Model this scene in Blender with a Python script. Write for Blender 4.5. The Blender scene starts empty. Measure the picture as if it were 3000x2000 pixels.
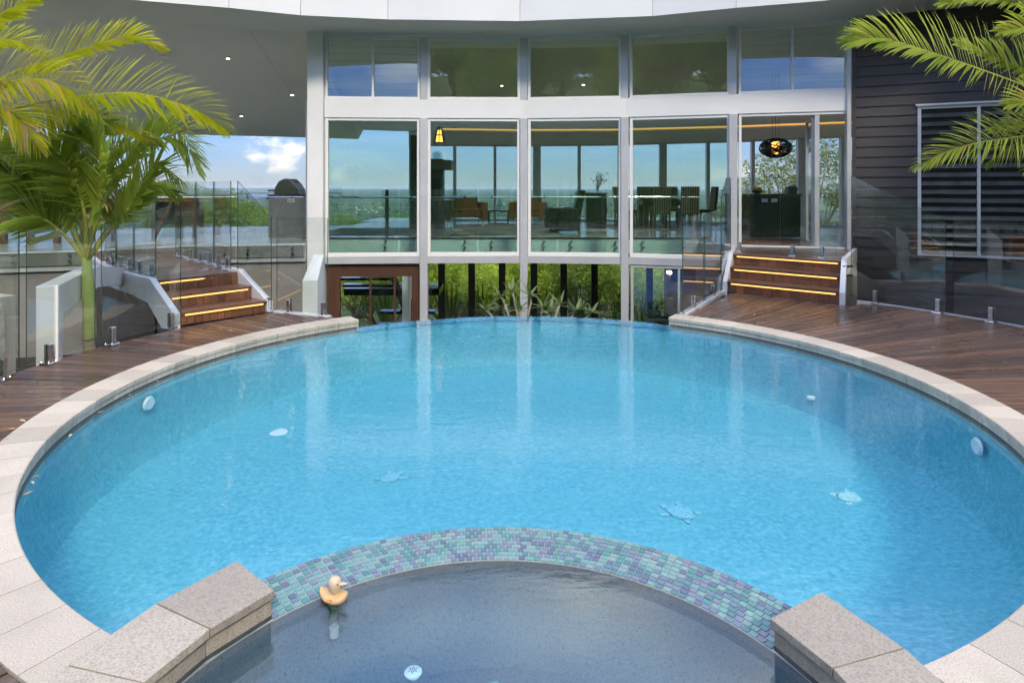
import bpy, bmesh, math, random
from mathutils import Vector, Matrix, noise
random.seed(7)
SC = bpy.context.scene
COL = SC.collection
R_ = math.radians

# ------------------------------------------------------------------ camera
CZ = 1.67          # eye height above the pool water (metres); the camera stands at x = y = 0 and looks along +Y
cam_d = bpy.data.cameras.new('camera'); cam = bpy.data.objects.new('camera', cam_d); COL.objects.link(cam)
cam.location = (0, 0, CZ); cam.rotation_euler = (R_(90), 0, 0)
cam_d.sensor_width = 36; cam_d.lens = 22.56; cam_d.shift_y = -0.15
cam_d.clip_start = 0.05; cam_d.clip_end = 90000
SC.camera = cam

# ------------------------------------------------------------------ sky
SUN_EL, SUN_AZ = 39.0, -70.0       # azimuth measured from +X towards +Y
W = bpy.data.worlds.new('World'); SC.world = W; W.use_nodes = True
nt = W.node_tree; nt.nodes.clear()
def wn(t, **k):
    n = nt.nodes.new(t)
    for a, b in k.items(): setattr(n, a, b)
    return n
def wl(a, b): nt.links.new(a, b)
def wmath(op, a, b=None, clamp=False):
    n = wn('ShaderNodeMath', operation=op, use_clamp=clamp)
    for i, x in enumerate((a, b)):
        if x is None: continue
        if isinstance(x, (int, float)): n.inputs[i].default_value = x
        else: wl(x, n.inputs[i])
    return n.outputs[0]
sky = wn('ShaderNodeTexSky', sky_type='NISHITA', sun_disc=False)
sky.sun_elevation = R_(SUN_EL); sky.sun_rotation = R_(90 - SUN_AZ)
sky.altitude = 0; sky.air_density = 0.8; sky.dust_density = 0.0; sky.ozone_density = 4.0
W.cycles.sampling_method = 'MANUAL'; W.cycles.sample_map_resolution = 512
bg = wn('ShaderNodeBackground'); bg.inputs[1].default_value = 0.095
# sky brightness levelled from horizon to zenith for more fill light: colour * 2.2 / luminance
lum = wn('ShaderNodeRGBToBW'); wl(sky.outputs[0], lum.inputs[0])
ev = wmath('POWER', wmath('DIVIDE', 2.2, wmath('MAXIMUM', lum.outputs[0], .05)), 1.0)
evc = wn('ShaderNodeVectorMath', operation='SCALE'); wl(sky.outputs[0], evc.inputs[0]); wl(ev, evc.inputs['Scale'])
hs = wn('ShaderNodeHueSaturation'); hs.inputs['Saturation'].default_value = 1.1; wl(evc.outputs[0], hs.inputs['Color'])
tn = wn('ShaderNodeVectorMath', operation='MULTIPLY'); tn.inputs[1].default_value = (.95, .985, 1.24); wl(hs.outputs[0], tn.inputs[0]); wl(tn.outputs[0], bg.inputs[0])
tc = wn('ShaderNodeTexCoord')
def wnoise(scale, detail, sx, sy, sz, rough=0.6):
    mp = wn('ShaderNodeMapping'); mp.inputs['Scale'].default_value = (sx, sy, sz)
    wl(tc.outputs['Generated'], mp.inputs[0])
    n = wn('ShaderNodeTexNoise'); n.inputs['Scale'].default_value = scale
    n.inputs['Detail'].default_value = detail; n.inputs['Roughness'].default_value = rough
    wl(mp.outputs[0], n.inputs['Vector']); return n.outputs[0]
sep = wn('ShaderNodeSeparateXYZ'); wl(tc.outputs['Generated'], sep.inputs[0])
def blob(dx, dy, dz, rx, rz):
    """soft heap of cumulus standing on the horizon in one direction"""
    L = math.sqrt(dx*dx+dy*dy+dz*dz)
    mp = wn('ShaderNodeVectorMath', operation='SUBTRACT'); wl(tc.outputs['Generated'], mp.inputs[0])
    mp.inputs[1].default_value = (dx/L, dy/L, dz/L)
    sc = wn('ShaderNodeVectorMath', operation='MULTIPLY'); wl(mp.outputs[0], sc.inputs[0])
    sc.inputs[1].default_value = (1/rx, 1/rx, 1/rz)
    ln = wn('ShaderNodeVectorMath', operation='LENGTH'); wl(sc.outputs[0], ln.inputs[0])
    return wmath('SUBTRACT', 1.0, ln.outputs['Value'])
puff = wnoise(11, 4, 1, 1, 1.8)
heap = None
for b in ((-.372, 1, .030, .085, .060), (-.275, 1, .012, .075, .035), (.33, 1, .025, .08, .055), (-.9, -1, .10, .4, .14), (.9, -.9, .2, .4, .12)):
    k = blob(*b); heap = k if heap is None else wmath('MAXIMUM', heap, k)
den = wmath('ADD', wmath('MULTIPLY', heap, 1.0), wmath('MULTIPLY', wmath('SUBTRACT', puff, 0.60), 4.2))
den = wmath('MULTIPLY', den, 1.7, True)
# broken cumulus field added above the view as fill light, on a flat cloud base
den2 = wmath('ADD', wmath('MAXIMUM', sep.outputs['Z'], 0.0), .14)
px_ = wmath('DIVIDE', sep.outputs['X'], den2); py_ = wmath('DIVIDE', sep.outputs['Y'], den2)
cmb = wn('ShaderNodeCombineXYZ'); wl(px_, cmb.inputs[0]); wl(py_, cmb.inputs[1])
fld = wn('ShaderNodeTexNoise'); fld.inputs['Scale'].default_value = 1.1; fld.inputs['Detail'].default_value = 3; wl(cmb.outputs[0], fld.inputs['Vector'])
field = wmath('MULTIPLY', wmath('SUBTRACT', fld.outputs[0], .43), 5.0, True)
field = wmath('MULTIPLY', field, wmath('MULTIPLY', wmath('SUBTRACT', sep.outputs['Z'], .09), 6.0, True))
cir = wnoise(2.2, 2, 1, 1, 9, .55)
cirm = wmath('MULTIPLY', wmath('SUBTRACT', cir, 0.48), 2.2, True)
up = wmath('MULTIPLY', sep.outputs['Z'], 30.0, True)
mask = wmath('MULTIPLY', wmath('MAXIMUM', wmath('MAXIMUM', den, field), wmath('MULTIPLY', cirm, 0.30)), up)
bgc = wn('ShaderNodeBackground'); bgc.inputs[0].default_value = (1, .955, .885, 1); wl(wmath('ADD', .34, wmath('MULTIPLY', wmath('MULTIPLY', sep.outputs['Z'], 3.0, True), .68)), bgc.inputs[1])   # cloud brightened with height, so the part above the view gives more fill
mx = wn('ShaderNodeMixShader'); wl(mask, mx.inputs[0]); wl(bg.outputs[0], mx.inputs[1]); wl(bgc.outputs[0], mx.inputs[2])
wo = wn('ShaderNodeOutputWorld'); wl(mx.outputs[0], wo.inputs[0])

# ------------------------------------------------------------------ sun
sd = bpy.data.lights.new('sun', 'SUN'); sun = bpy.data.objects.new('sun', sd); COL.objects.link(sun)
sd.energy = 0.95; sd.angle = R_(10); sd.color = (1, .91, .76)
S = Vector((math.cos(R_(SUN_EL))*math.cos(R_(SUN_AZ)), math.cos(R_(SUN_EL))*math.sin(R_(SUN_AZ)), math.sin(R_(SUN_EL))))
sun.rotation_euler = S.to_track_quat('Z', 'Y').to_euler(); sun.location = (0, 0, 30)

# ------------------------------------------------------------------ exposure and sampling
SC.view_settings.view_transform = 'Standard'; SC.view_settings.look = 'None'
SC.view_settings.gamma = 1.0; SC.view_settings.exposure = 1.55; SC.view_settings.use_curve_mapping = False
SC.render.engine = 'CYCLES'
cy = SC.cycles
cy.use_denoising = True; cy.max_bounces = 5; cy.diffuse_bounces = 4; cy.glossy_bounces = 3; cy.transmission_bounces = 2
cy.transparent_max_bounces = 24; cy.volume_bounces = 0; cy.sample_clamp_indirect = 6; cy.caustics_reflective = False; cy.caustics_refractive = False
cy.use_adaptive_sampling = True; cy.adaptive_threshold = 0.04; cy.use_light_tree = False

# ------------------------------------------------------------------ survey helpers (points of the site in metres)
FP = 1880.0
def G(u, v, z):
    """site point at height z on the sight line through photo position (u, v)"""
    d = FP*(CZ-z)/(v-550.0); return Vector(((u-1500)*d/FP, d, z))
def V(u, v, d):
    """site point at distance d on that sight line"""
    return Vector(((u-1500)*d/FP, d, CZ-(v-550.0)*d/FP))
PC = Vector((0.125, 5.11)); PR = 3.24       # pool centre and radius
def pol(a, r, z=0.0, c=PC): return Vector((c.x+r*math.cos(R_(a)), c.y+r*math.sin(R_(a)), z))
SPC = Vector((-0.05, 1.70)); SI, SO = 1.13, 1.40   # spa centre, inner and outer radius
ZD, ZL, ZU = 0.085, 0.55, 0.61              # lower deck, left landing, upper floor

# ------------------------------------------------------------------ object helpers
def tag(o, label=None, cat=None, group=None, kind=None):
    if label: o['label'] = label
    if cat: o['category'] = cat
    if group: o['group'] = group
    if kind: o['kind'] = kind
    return o
def empty(name, loc=(0, 0, 0), label=None, cat=None, group=None):
    o = bpy.data.objects.new(name, None); COL.objects.link(o); o.location = loc; o.empty_display_size = .1
    return tag(o, label, cat, group)
def wm(o):
    b = Matrix.LocRotScale(o.location, o.rotation_euler, o.scale)
    return b if o.parent is None else wm(o.parent) @ o.matrix_parent_inverse @ b
def adopt(o, p):
    if p is not None: o.parent = p; o.matrix_parent_inverse = wm(p).inverted()
class MB:
    def __init__(s): s.v = []; s.f = []; s.mi = []
    def add(s, vs, fs, mi=0):
        b = len(s.v); s.v += [tuple(x) for x in vs]; s.f += [tuple(b+i for i in f) for f in fs]; s.mi += [mi]*len(fs); return s
    def poly(s, pts, mi=0): return s.add(pts, [tuple(range(len(pts)))], mi)
    def hexa(s, b, t, mi=0, side=None):
        side = mi if side is None else side
        s.add(list(b)+list(t), [(3, 2, 1, 0), (4, 5, 6, 7)], mi)
        n = len(s.v)-8
        for i in range(4):
            j = (i+1) % 4; s.f.append((n+i, n+j, n+4+j, n+4+i)); s.mi.append(side)
        return s
    def box(s, c, size, yaw=0, mi=0, pitch=0, roll=0):
        x, y, z = (k/2 for k in size)
        m = Matrix.Translation(Vector(c)) @ Matrix.Rotation(yaw, 4, 'Z') @ Matrix.Rotation(pitch, 4, 'X') @ Matrix.Rotation(roll, 4, 'Y')
        p = [m @ Vector(q) for q in ((-x, -y, -z), (x, -y, -z), (x, y, -z), (-x, y, -z), (-x, -y, z), (x, -y, z), (x, y, z), (-x, y, z))]
        return s.add(p, [(3, 2, 1, 0), (4, 5, 6, 7), (0, 1, 5, 4), (1, 2, 6, 5), (2, 3, 7, 6), (3, 0, 4, 7)], mi)
    def prism(s, poly, z0, z1, mi=0):
        n = len(poly); a = [(p[0], p[1], z0) for p in poly]; b = [(p[0], p[1], z1) for p in poly]
        return s.add(a+b, [tuple(range(n-1, -1, -1)), tuple(range(n, 2*n))]+[(i, (i+1) % n, n+(i+1) % n, n+i) for i in range(n)], mi)
    def bar(s, a, b, w, h, mi=0, up=(0, 0, 1)):
        """rectangular bar from a to b, w wide sideways, h along up"""
        a, b, up = Vector(a), Vector(b), Vector(up)
        t = (b-a).normalized(); sd_ = t.cross(up).normalized()*w/2; u = sd_.cross(t).normalized()*h/2
        return s.add([a-sd_-u, a+sd_-u, a+sd_+u, a-sd_+u, b-sd_-u, b+sd_-u, b+sd_+u, b-sd_+u],
                     [(3, 2, 1, 0), (4, 5, 6, 7), (0, 1, 5, 4), (1, 2, 6, 5), (2, 3, 7, 6), (3, 0, 4, 7)], mi)
    def tube(s, pts, r, n=8, mi=0, cap=True):
        pts = [Vector(p) for p in pts]; rr = r if isinstance(r, (list, tuple)) else [r]*len(pts)
        vs = []; up = Vector((0, 0, 1)); prev = None
        for i, p in enumerate(pts):
            t = (pts[min(i+1, len(pts)-1)]-pts[max(i-1, 0)]).normalized()
            a = prev if prev is not None else (Vector((1, 0, 0)) if abs(t.z) > .9 else t.cross(up))
            a = (a - t*a.dot(t)).normalized(); prev = a; b = t.cross(a)
            vs += [p+(a*math.cos(2*math.pi*k/n)+b*math.sin(2*math.pi*k/n))*rr[i] for k in range(n)]
        fs = [(i*n+k, i*n+(k+1) % n, (i+1)*n+(k+1) % n, (i+1)*n+k) for i in range(len(pts)-1) for k in range(n)]
        if cap: fs += [tuple(range(n-1, -1, -1)), tuple((len(pts)-1)*n+k for k in range(n))]
        return s.add(vs, fs, mi)
    def lathe(s, prof, c=(0, 0, 0), n=20, mi=0, sx=1, sy=1):
        c = Vector(c); vs = []; fs = []
        for r, z in prof: vs += [c+Vector((r*sx*math.cos(2*math.pi*k/n), r*sy*math.sin(2*math.pi*k/n), z)) for k in range(n)]
        for i in range(len(prof)-1): fs += [(i*n+k, i*n+(k+1) % n, (i+1)*n+(k+1) % n, (i+1)*n+k) for k in range(n)]
        if prof[0][0] > 1e-4: fs.append(tuple(range(n-1, -1, -1)))
        if prof[-1][0] > 1e-4: fs.append(tuple((len(prof)-1)*n+k for k in range(n)))
        return s.add(vs, fs, mi)
    def mesh(s, name):
        me = bpy.data.meshes.new(name); me.from_pydata(s.v, [], s.f); me.polygons.foreach_set('material_index', s.mi); me.update(); return me
    def obj(s, name, mats, parent=None, smooth=False, bevel=0, seg=2, kind=None):
        me = s.mesh(name)
        for m in (mats if isinstance(mats, (list, tuple)) else [mats]): me.materials.append(m)
        if smooth:
            me.polygons.foreach_set('use_smooth', [True]*len(me.polygons))
            try: me.set_sharp_from_angle(angle=R_(40))
            except Exception: pass
        o = bpy.data.objects.new(name, me); COL.objects.link(o); adopt(o, parent)
        if bevel:
            b = o.modifiers.new('bevel', 'BEVEL'); b.width = bevel; b.segments = seg; b.limit_method = 'ANGLE'; b.angle_limit = R_(35)
        if kind: o['kind'] = kind
        return o
def copy_tree(o, parent=None):
    c = o.copy(); COL.objects.link(c); c.parent = parent
    for ch in o.children: copy_tree(ch, c)
    return c
def place(o, loc, rz=0, sc=None):
    o.location = loc; o.rotation_euler = (0, 0, rz)
    if sc: o.scale = (sc, sc, sc) if isinstance(sc, (int, float)) else sc
    return o
def inst(me, name, parent, loc=(0, 0, 0), rz=0):
    o = bpy.data.objects.new(name, me); COL.objects.link(o); o.location = loc; o.rotation_euler = (0, 0, rz); adopt(o, parent); return o

# ------------------------------------------------------------------ materials
class NT:
    def __init__(s, name):
        s.m = bpy.data.materials.new(name); s.m.use_nodes = True; s.t = s.m.node_tree; s.t.nodes.clear()
        s.out = s.t.nodes.new('ShaderNodeOutputMaterial')
    def n(s, t, **k):
        x = s.t.nodes.new(t)
        for a, b in k.items(): setattr(x, a, b)
        return x
    def l(s, a, b): s.t.links.new(a, b)
    def math(s, op, a, b=None, clamp=False):
        n = s.n('ShaderNodeMath', operation=op, use_clamp=clamp)
        for i, x in enumerate((a, b)):
            if x is None: continue
            if isinstance(x, (int, float)): n.inputs[i].default_value = x
            else: s.l(x, n.inputs[i])
        return n.outputs[0]
    def coord(s, scale=(1, 1, 1), what='Object', rot=(0, 0, 0)):
        t = s.n('ShaderNodeTexCoord'); m = s.n('ShaderNodeMapping'); m.inputs['Scale'].default_value = scale; m.inputs['Rotation'].default_value = rot
        s.l(t.outputs[what], m.inputs[0]); return m.outputs[0]
    def wcoord(s, scale=(1, 1, 1), rot=(0, 0, 0)):
        t = s.n('ShaderNodeNewGeometry'); m = s.n('ShaderNodeMapping'); m.inputs['Scale'].default_value = scale; m.inputs['Rotation'].default_value = rot
        s.l(t.outputs['Position'], m.inputs[0]); return m.outputs[0]
    def noise(s, vec, scale, detail=4, rough=.55, dist=0):
        n = s.n('ShaderNodeTexNoise'); n.inputs['Scale'].default_value = scale; n.inputs['Detail'].default_value = detail
        n.inputs['Roughness'].default_value = rough; n.inputs['Distortion'].default_value = dist; s.l(vec, n.inputs['Vector']); return n.outputs[0]
    def ramp(s, fac, stops, interp='LINEAR'):
        r = s.n('ShaderNodeValToRGB'); e = r.color_ramp; e.interpolation = interp
        while len(e.elements) < len(stops): e.elements.new(0.5)
        for k, (p, c) in zip(e.elements, stops): k.position = p; k.color = (*c[:3], 1)
        s.l(fac, r.inputs[0]); return r.outputs[0]
    def mixc(s, fac, a, b, mode='MIX'):
        m = s.n('ShaderNodeMix', data_type='RGBA', blend_type=mode)
        for i, x in ((0, fac), (6, a), (7, b)):
            if isinstance(x, (int, float)): m.inputs[i].default_value = x
            elif isinstance(x, (tuple, list)): m.inputs[i].default_value = (*x[:3], 1)
            else: s.l(x, m.inputs[i])
        return m.outputs[2]
    def bump(s, h, strength=.3, dist=.01):
        b = s.n('ShaderNodeBump'); b.inputs['Strength'].default_value = strength; b.inputs['Distance'].default_value = dist
        s.l(h, b.inputs['Height']); return b.outputs[0]
    def bsdf(s, color, rough=.5, metal=0, normal=None, spec=.5, coat=0, emit=None, estr=0):
        b = s.n('ShaderNodeBsdfPrincipled')
        for k, x in (('Base Color', color), ('Roughness', rough), ('Metallic', metal)):
            if isinstance(x, (int, float)): b.inputs[k].default_value = x
            elif isinstance(x, (tuple, list)): b.inputs[k].default_value = (*x[:3], 1)
            else: s.l(x, b.inputs[k])
        b.inputs['Specular IOR Level'].default_value = spec; b.inputs['Coat Weight'].default_value = coat; b.inputs['Coat Roughness'].default_value = .1
        if normal is not None: s.l(normal, b.inputs['Normal'])
        if emit: b.inputs['Emission Color'].default_value = (*emit, 1); b.inputs['Emission Strength'].default_value = estr
        s.l(b.outputs[0], s.out.inputs[0]); return b
def plain(name, c, rough=.5, metal=0, var=.12, scale=6, spec=.5, bump=0, coat=0, stretch=(1, 1, 1)):
    t = NT(name); v = t.wcoord(stretch); n = t.noise(v, scale, 3)
    lo = tuple(x*(1-var) for x in c); hi = tuple(min(1, x*(1+var)) for x in c)
    col = t.ramp(n, [(.3, lo), (.7, hi)])
    rr = t.math('ADD', t.math('MULTIPLY', t.math('SUBTRACT', n, .5), .25), rough)
    nm = t.bump(t.noise(v, scale*12, 3), bump, .004) if bump else None
    t.bsdf(col, rr, metal, nm, spec, coat); return t.m
def emitm(name, c, s, sample=False):
    t = NT(name); e = t.n('ShaderNodeEmission'); e.inputs[0].default_value = (*c, 1); e.inputs[1].default_value = s; t.l(e.outputs[0], t.out.inputs[0])
    if not sample: t.m.cycles.emission_sampling = 'NONE'
    return t.m
def glassm(name, tint, f0=.05, rough=0.0, bump=0, haze=0, hazec=(.8, .85, .85)):
    """clear pane: tinted see-through plus a mirror part that grows towards grazing angles"""
    t = NT(name); lw = t.n('ShaderNodeLayerWeight'); lw.inputs[0].default_value = .5
    fac = t.math('ADD', t.math('MULTIPLY', t.math('POWER', lw.outputs['Facing'], 5.0), 1-f0), f0, True)
    tr = t.n('ShaderNodeBsdfTransparent'); tr.inputs[0].default_value = (*tint, 1)
    gl = t.n('ShaderNodeBsdfGlossy'); gl.inputs['Roughness'].default_value = rough
    if bump:
        nb = t.bump(t.noise(t.wcoord((1, 1, .35)), 1.3, 2), bump, .02); t.l(nb, gl.inputs['Normal'])
    base = tr.outputs[0]
    if haze:
        df = t.n('ShaderNodeBsdfDiffuse'); df.inputs[0].default_value = (*hazec, 1)
        m0 = t.n('ShaderNodeMixShader'); m0.inputs[0].default_value = haze; t.l(base, m0.inputs[1]); t.l(df.outputs[0], m0.inputs[2]); base = m0.outputs[0]
    m = t.n('ShaderNodeMixShader'); t.l(fac, m.inputs[0]); t.l(base, m.inputs[1]); t.l(gl.outputs[0], m.inputs[2])
    t.l(m.outputs[0], t.out.inputs[0]); return t.m
def leafm(name, c1, c2, trans=.45, scale=3, rough=.45, tipc=None):
    t = NT(name); oi = t.n('ShaderNodeObjectInfo'); ge = t.n('ShaderNodeNewGeometry')
    n = t.noise(t.wcoord(), scale, 3)
    k = t.math('ADD', t.math('MULTIPLY', n, .6), t.math('MULTIPLY', ge.outputs['Random Per Island'], .4))
    col = t.ramp(k, [(.25, c1), (.75, c2)] if not tipc else [(.22, c1), (.66, c2), (.9, tipc)])
    b = t.n('ShaderNodeBsdfPrincipled'); t.l(col, b.inputs['Base Color']); b.inputs['Roughness'].default_value = rough; b.inputs['Specular IOR Level'].default_value = .35
    tl = t.n('ShaderNodeBsdfTranslucent'); t.l(t.mixc(.35, col, (.55, .6, .05), 'MIX'), tl.inputs[0])
    m = t.n('ShaderNodeMixShader'); m.inputs[0].default_value = trans; t.l(b.outputs[0], m.inputs[1]); t.l(tl.outputs[0], m.inputs[2]); t.l(m.outputs[0], t.out.inputs[0]); return t.m

M = {}
M['white'] = plain('white_paint', (.80, .79, .76), .45, var=.03, scale=2)
M['offwhite'] = plain('fascia_paint', (.70, .695, .68), .5, var=.03, scale=1.2)
M['soffit'] = plain('soffit_paint', (.80, .785, .72), .6, var=.03, scale=.8)
M['silver'] = plain('silver_powder_coat', (.60, .60, .60), .38, .35, var=.04, scale=3)
M['stringer'] = plain('grey_white_steel', (.66, .67, .69), .4, .1, var=.06, scale=4)
M['render_grey'] = plain('grey_render', (.22, .205, .18), .8, var=.12, scale=2, bump=.2)
M['beige'] = plain('beige_render', (.55, .50, .42), .85, var=.08, scale=3, bump=.25)
M['limestone'] = plain('rough_limestone', (.58, .54, .45), .9, var=.22, scale=18, bump=.7)
M['black'] = plain('black_paint', (.012, .012, .012), .35, var=.2)
M['gloss_black'] = plain('gloss_black', (.010, .011, .012), .06, var=.2, coat=.4)
M['soil'] = plain('dark_soil', (.035, .028, .02), .95, var=.4, scale=9, bump=.6)
M['steel'] = plain('polished_steel', (.72, .72, .72), .10, 1.0, var=.04, scale=30)
M['bbq'] = plain('bbq_grey_cover', (.13, .135, .14), .55, var=.08, scale=8)
M['bbq_dark'] = plain('bbq_hood', (.045, .05, .045), .35, var=.15, scale=8)
M['brownframe'] = plain('brown_timber_frame', (.085, .038, .022), .4, var=.25, scale=5, stretch=(8, 8, .6))
M['redwood'] = plain('red_timber', (.13, .055, .03), .55, var=.25, scale=5, stretch=(6, 6, .8))
M['leather'] = plain('black_leather', (.022, .024, .02), .28, var=.3, scale=14, bump=.15)
M['velvet'] = plain('brown_velvet', (.20, .085, .035), .8, var=.22, scale=9)
M['chrome'] = plain('chrome', (.75, .75, .75), .12, 1.0, var=.03)
M['rug'] = plain('grey_rug', (.12, .13, .125), .95, var=.4, scale=16, bump=.8)
M['tile_floor'] = plain('polished_floor_tile', (.44, .44, .42), .12, var=.08, scale=.9)
M['terrace_tile'] = plain('terrace_tile', (.47, .47, .45), .22, var=.08, scale=.8)
M['charcoal'] = plain('charcoal_stone', (.05, .052, .048), .5, var=.25, scale=7)
M['duck'] = plain('sun_bleached_plastic', (.58, .38, .17), .4, var=.14, scale=22)
M['duck_head'] = plain('pale_plastic', (.62, .47, .32), .4, var=.08, scale=22)
M['orange'] = plain('orange_plastic', (.55, .22, .04), .45, var=.2)
M['pink'] = plain('pink_plastic', (.62, .28, .22), .45)
M['white_plastic'] = plain('white_plastic', (.78, .80, .82), .35, var=.04)
M['bark'] = plain('bark', (.20, .16, .115), .9, var=.35, scale=9, bump=.8, stretch=(1, 1, .3))
M['pale_bark'] = plain('pale_bark', (.42, .37, .30), .85, var=.3, scale=5, bump=.5, stretch=(1, 1, .4))
M['glass'] = glassm('fence_glass', (.95, .975, .965), .085)
M['glass_edge'] = plain('glass_edge', (.035, .075, .06), .1, var=.1, coat=.5)
M['pane'] = glassm('green_tinted_glass', (.845, .957, .915), .06, bump=.05)
M['pane_clear'] = glassm('clear_glass', (.98, .99, .985), .04)
M['pane_dark'] = glassm('upper_tinted_glass', (.84, .92, .80), .19, bump=.05)
M['louvre_glass'] = glassm('louvre_glass', (.86, .94, .90), .15)
M['crystal'] = glassm('crystal', (.88, .95, .95), .16)
M['tube'] = glassm('clear_plastic_tube', (.93, .95, .94), .05, haze=.16, hazec=(.7, .74, .72))
M['led'] = emitm('warm_led', (1.0, .52, .15), .8, True)
M['led_soft'] = emitm('cove_led', (1.0, .52, .13), .34)
M['bulb'] = emitm('downlight_lamp', (1.0, .78, .48), 14.0)
M['shade'] = emitm('glowing_shade', (1.0, .42, .08), 1.1)
M['yuccaleaf'] = leafm('sword_leaf', (.03, .10, .016), (.12, .25, .04), .3)
M['frangileaf'] = leafm('frangipani_leaf', (.10, .16, .05), (.24, .30, .13), .35)
M['frond_y'] = leafm('sunlit_palm_leaf', (.44, .50, .014), (.74, .72, .035), .6, 2.2, .4, (.75, .60, .12))
M['frond_r'] = leafm('pale_palm_leaf', (.24, .36, .04), (.56, .62, .14), .45, 2.2, .4, (.7, .64, .22))
M['frond_g'] = leafm('green_palm_leaf', (.16, .26, .03), (.40, .50, .08), .5, 2.2, .38, (.55, .54, .10))
M['frond_dry'] = leafm('dry_palm_leaf', (.50, .34, .10), (.68, .55, .34), .4)
M['rachis'] = plain('palm_rachis', (.42, .42, .07), .4, var=.2, scale=6)
M['leaf_a'] = leafm('tree_leaf_dark', (.035, .075, .014), (.10, .16, .028), .35, .9)
M['leaf_b'] = leafm('tree_leaf_mid', (.10, .19, .022), (.27, .38, .05), .45, .9)
M['leaf_c'] = leafm('tree_leaf_bright', (.20, .34, .025), (.50, .60, .06), .5, .9)
M['leaf_e'] = leafm('gum_leaf', (.07, .11, .025), (.21, .24, .055), .4, .9)

# crownshaft with ring marks
t = NT('palm_crownshaft'); v = t.coord((1, 1, 1)); sp = t.n('ShaderNodeSeparateXYZ'); t.l(v, sp.inputs[0])
col = t.ramp(t.noise(t.coord((3, 3, 1.2)), 3, 4), [(.3, (.24, .32, .07)), (.7, (.46, .50, .19))])
t.bsdf(col, .4); M['crownshaft'] = t.m
# granite coping
def granite(name, c1, c2, stain):
    t = NT(name); oi = t.n('ShaderNodeObjectInfo'); v = t.wcoord()
    n = t.noise(v, 150, 3, .7); big = t.noise(v, 3.5, 4)
    col = t.ramp(n, [(.36, c1), (.5, c2), (.68, tuple(min(1, x*1.16) for x in c2))])
    col = t.mixc(t.math('MULTIPLY', t.math('SUBTRACT', big, .5, True), 1.6, True), col, stain)
    gn = t.n('ShaderNodeNewGeometry'); sz = t.n('ShaderNodeSeparateXYZ'); t.l(gn.outputs['Normal'], sz.inputs[0])
    side = t.math('SUBTRACT', 1.0, t.math('MULTIPLY', t.math('ABSOLUTE', sz.outputs['Z']), 1.6), True)
    drip = t.math('MULTIPLY', t.math('SUBTRACT', t.noise(t.wcoord((26, 26, 2.5)), 1.0, 3), .40, True), 3.2, True)
    col = t.mixc(t.math('MULTIPLY', t.math('MULTIPLY', side, drip), .35), col, tuple(x*.5 for x in stain))
    k = t.math('ADD', .80, t.math('MULTIPLY', oi.outputs['Random'], .3))
    cmb = t.n('ShaderNodeCombineColor')
    for i in range(3): t.l(k, cmb.inputs[i])
    col = t.mixc(1.0, col, cmb.outputs[0], 'MULTIPLY')
    t.bsdf(col, .7, 0, t.bump(n, .25, .003), .4); return t.m
M['coping'] = granite('cream_coping_stone', (.43, .37, .285), (.57, .495, .39), (.36, .31, .245))
M['spa_stone'] = granite('speckled_granite', (.265, .228, .175), (.40, .35, .275), (.29, .25, .20))
M['grout'] = plain('grout', (.42, .42, .36), .8, var=.1, scale=30)
M['wetline'] = plain('dark_waterline', (.06, .065, .07), .5, var=.3, scale=20)
# deck boards: wet hardwood, grain runs along the board (local X)
def board(name, c1, c2, rough):
    t = NT(name); oi = t.n('ShaderNodeObjectInfo'); v = t.coord((1.2, 16, 16))
    ad = t.n('ShaderNodeVectorMath', operation='ADD'); t.l(v, ad.inputs[0])
    sc = t.n('ShaderNodeVectorMath', operation='SCALE'); sc.inputs[0].default_value = (37, 91, 53); t.l(oi.outputs['Random'], sc.inputs['Scale']); t.l(sc.outputs[0], ad.inputs[1])
    g = t.noise(ad.outputs[0], 2.2, 5, .65, .4)
    col = t.ramp(g, [(.3, c1), (.7, c2)])
    tint = t.ramp(oi.outputs['Random'], [(0, (.62, .63, .66)), (.5, (1, .97, .95)), (1, (1.35, 1.2, 1.08))])
    col = t.mixc(1.0, col, tint, 'MULTIPLY')
    wet = t.noise(t.wcoord(), 1.1, 4)
    rr = t.math('ADD', rough, t.math('MULTIPLY', t.math('SUBTRACT', wet, .5), .4))
    t.bsdf(col, rr, 0, t.bump(g, .22, .004), .5); return t.m
M['deck'] = board('wet_hardwood', (.080, .050, .036), (.19, .122, .088), .29)
M['riser'] = board('oiled_hardwood', (.115, .055, .032), (.22, .108, .062), .38)
M['tread'] = board('tread_hardwood', (.080, .044, .030), (.17, .095, .066), .32)
M['indoor_timber'] = board('indoor_timber', (.10, .045, .022), (.19, .09, .045), .18)
# dark cladding
t = NT('charcoal_weatherboard'); oi = t.n('ShaderNodeObjectInfo'); g = t.noise(t.wcoord((1.5, 1.5, 30)), 3, 5, .65)
col = t.ramp(g, [(.3, (.042, .035, .030)), (.75, (.078, .066, .057))])
t.bsdf(col, .5, 0, t.bump(g, .35, .004), .45); M['cladding'] = t.m
# pool plaster
t = NT('pool_plaster'); v = t.wcoord()
n1 = t.noise(v, 26, 5, .7); n2 = t.noise(v, 1.3, 3)
col = t.ramp(n1, [(.30, (.07, .31, .41)), (.52, (.115, .43, .545)), (.72, (.22, .55, .63))])
col = t.mixc(t.math('MULTIPLY', t.math('SUBTRACT', n2, .45, True), 1.2, True), col, (.155, .47, .55))
t.bsdf(col, .6); M['plaster'] = t.m
t = NT('spa_plaster'); v = t.wcoord()
n1 = t.noise(v, 110, 3, .7)
col = t.ramp(n1, [(.34, (.075, .085, .10)), (.45, (.125, .142, .165)), (.75, (.155, .175, .20))])
t.bsdf(col, .6); M['spa_plaster'] = t.m
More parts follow.
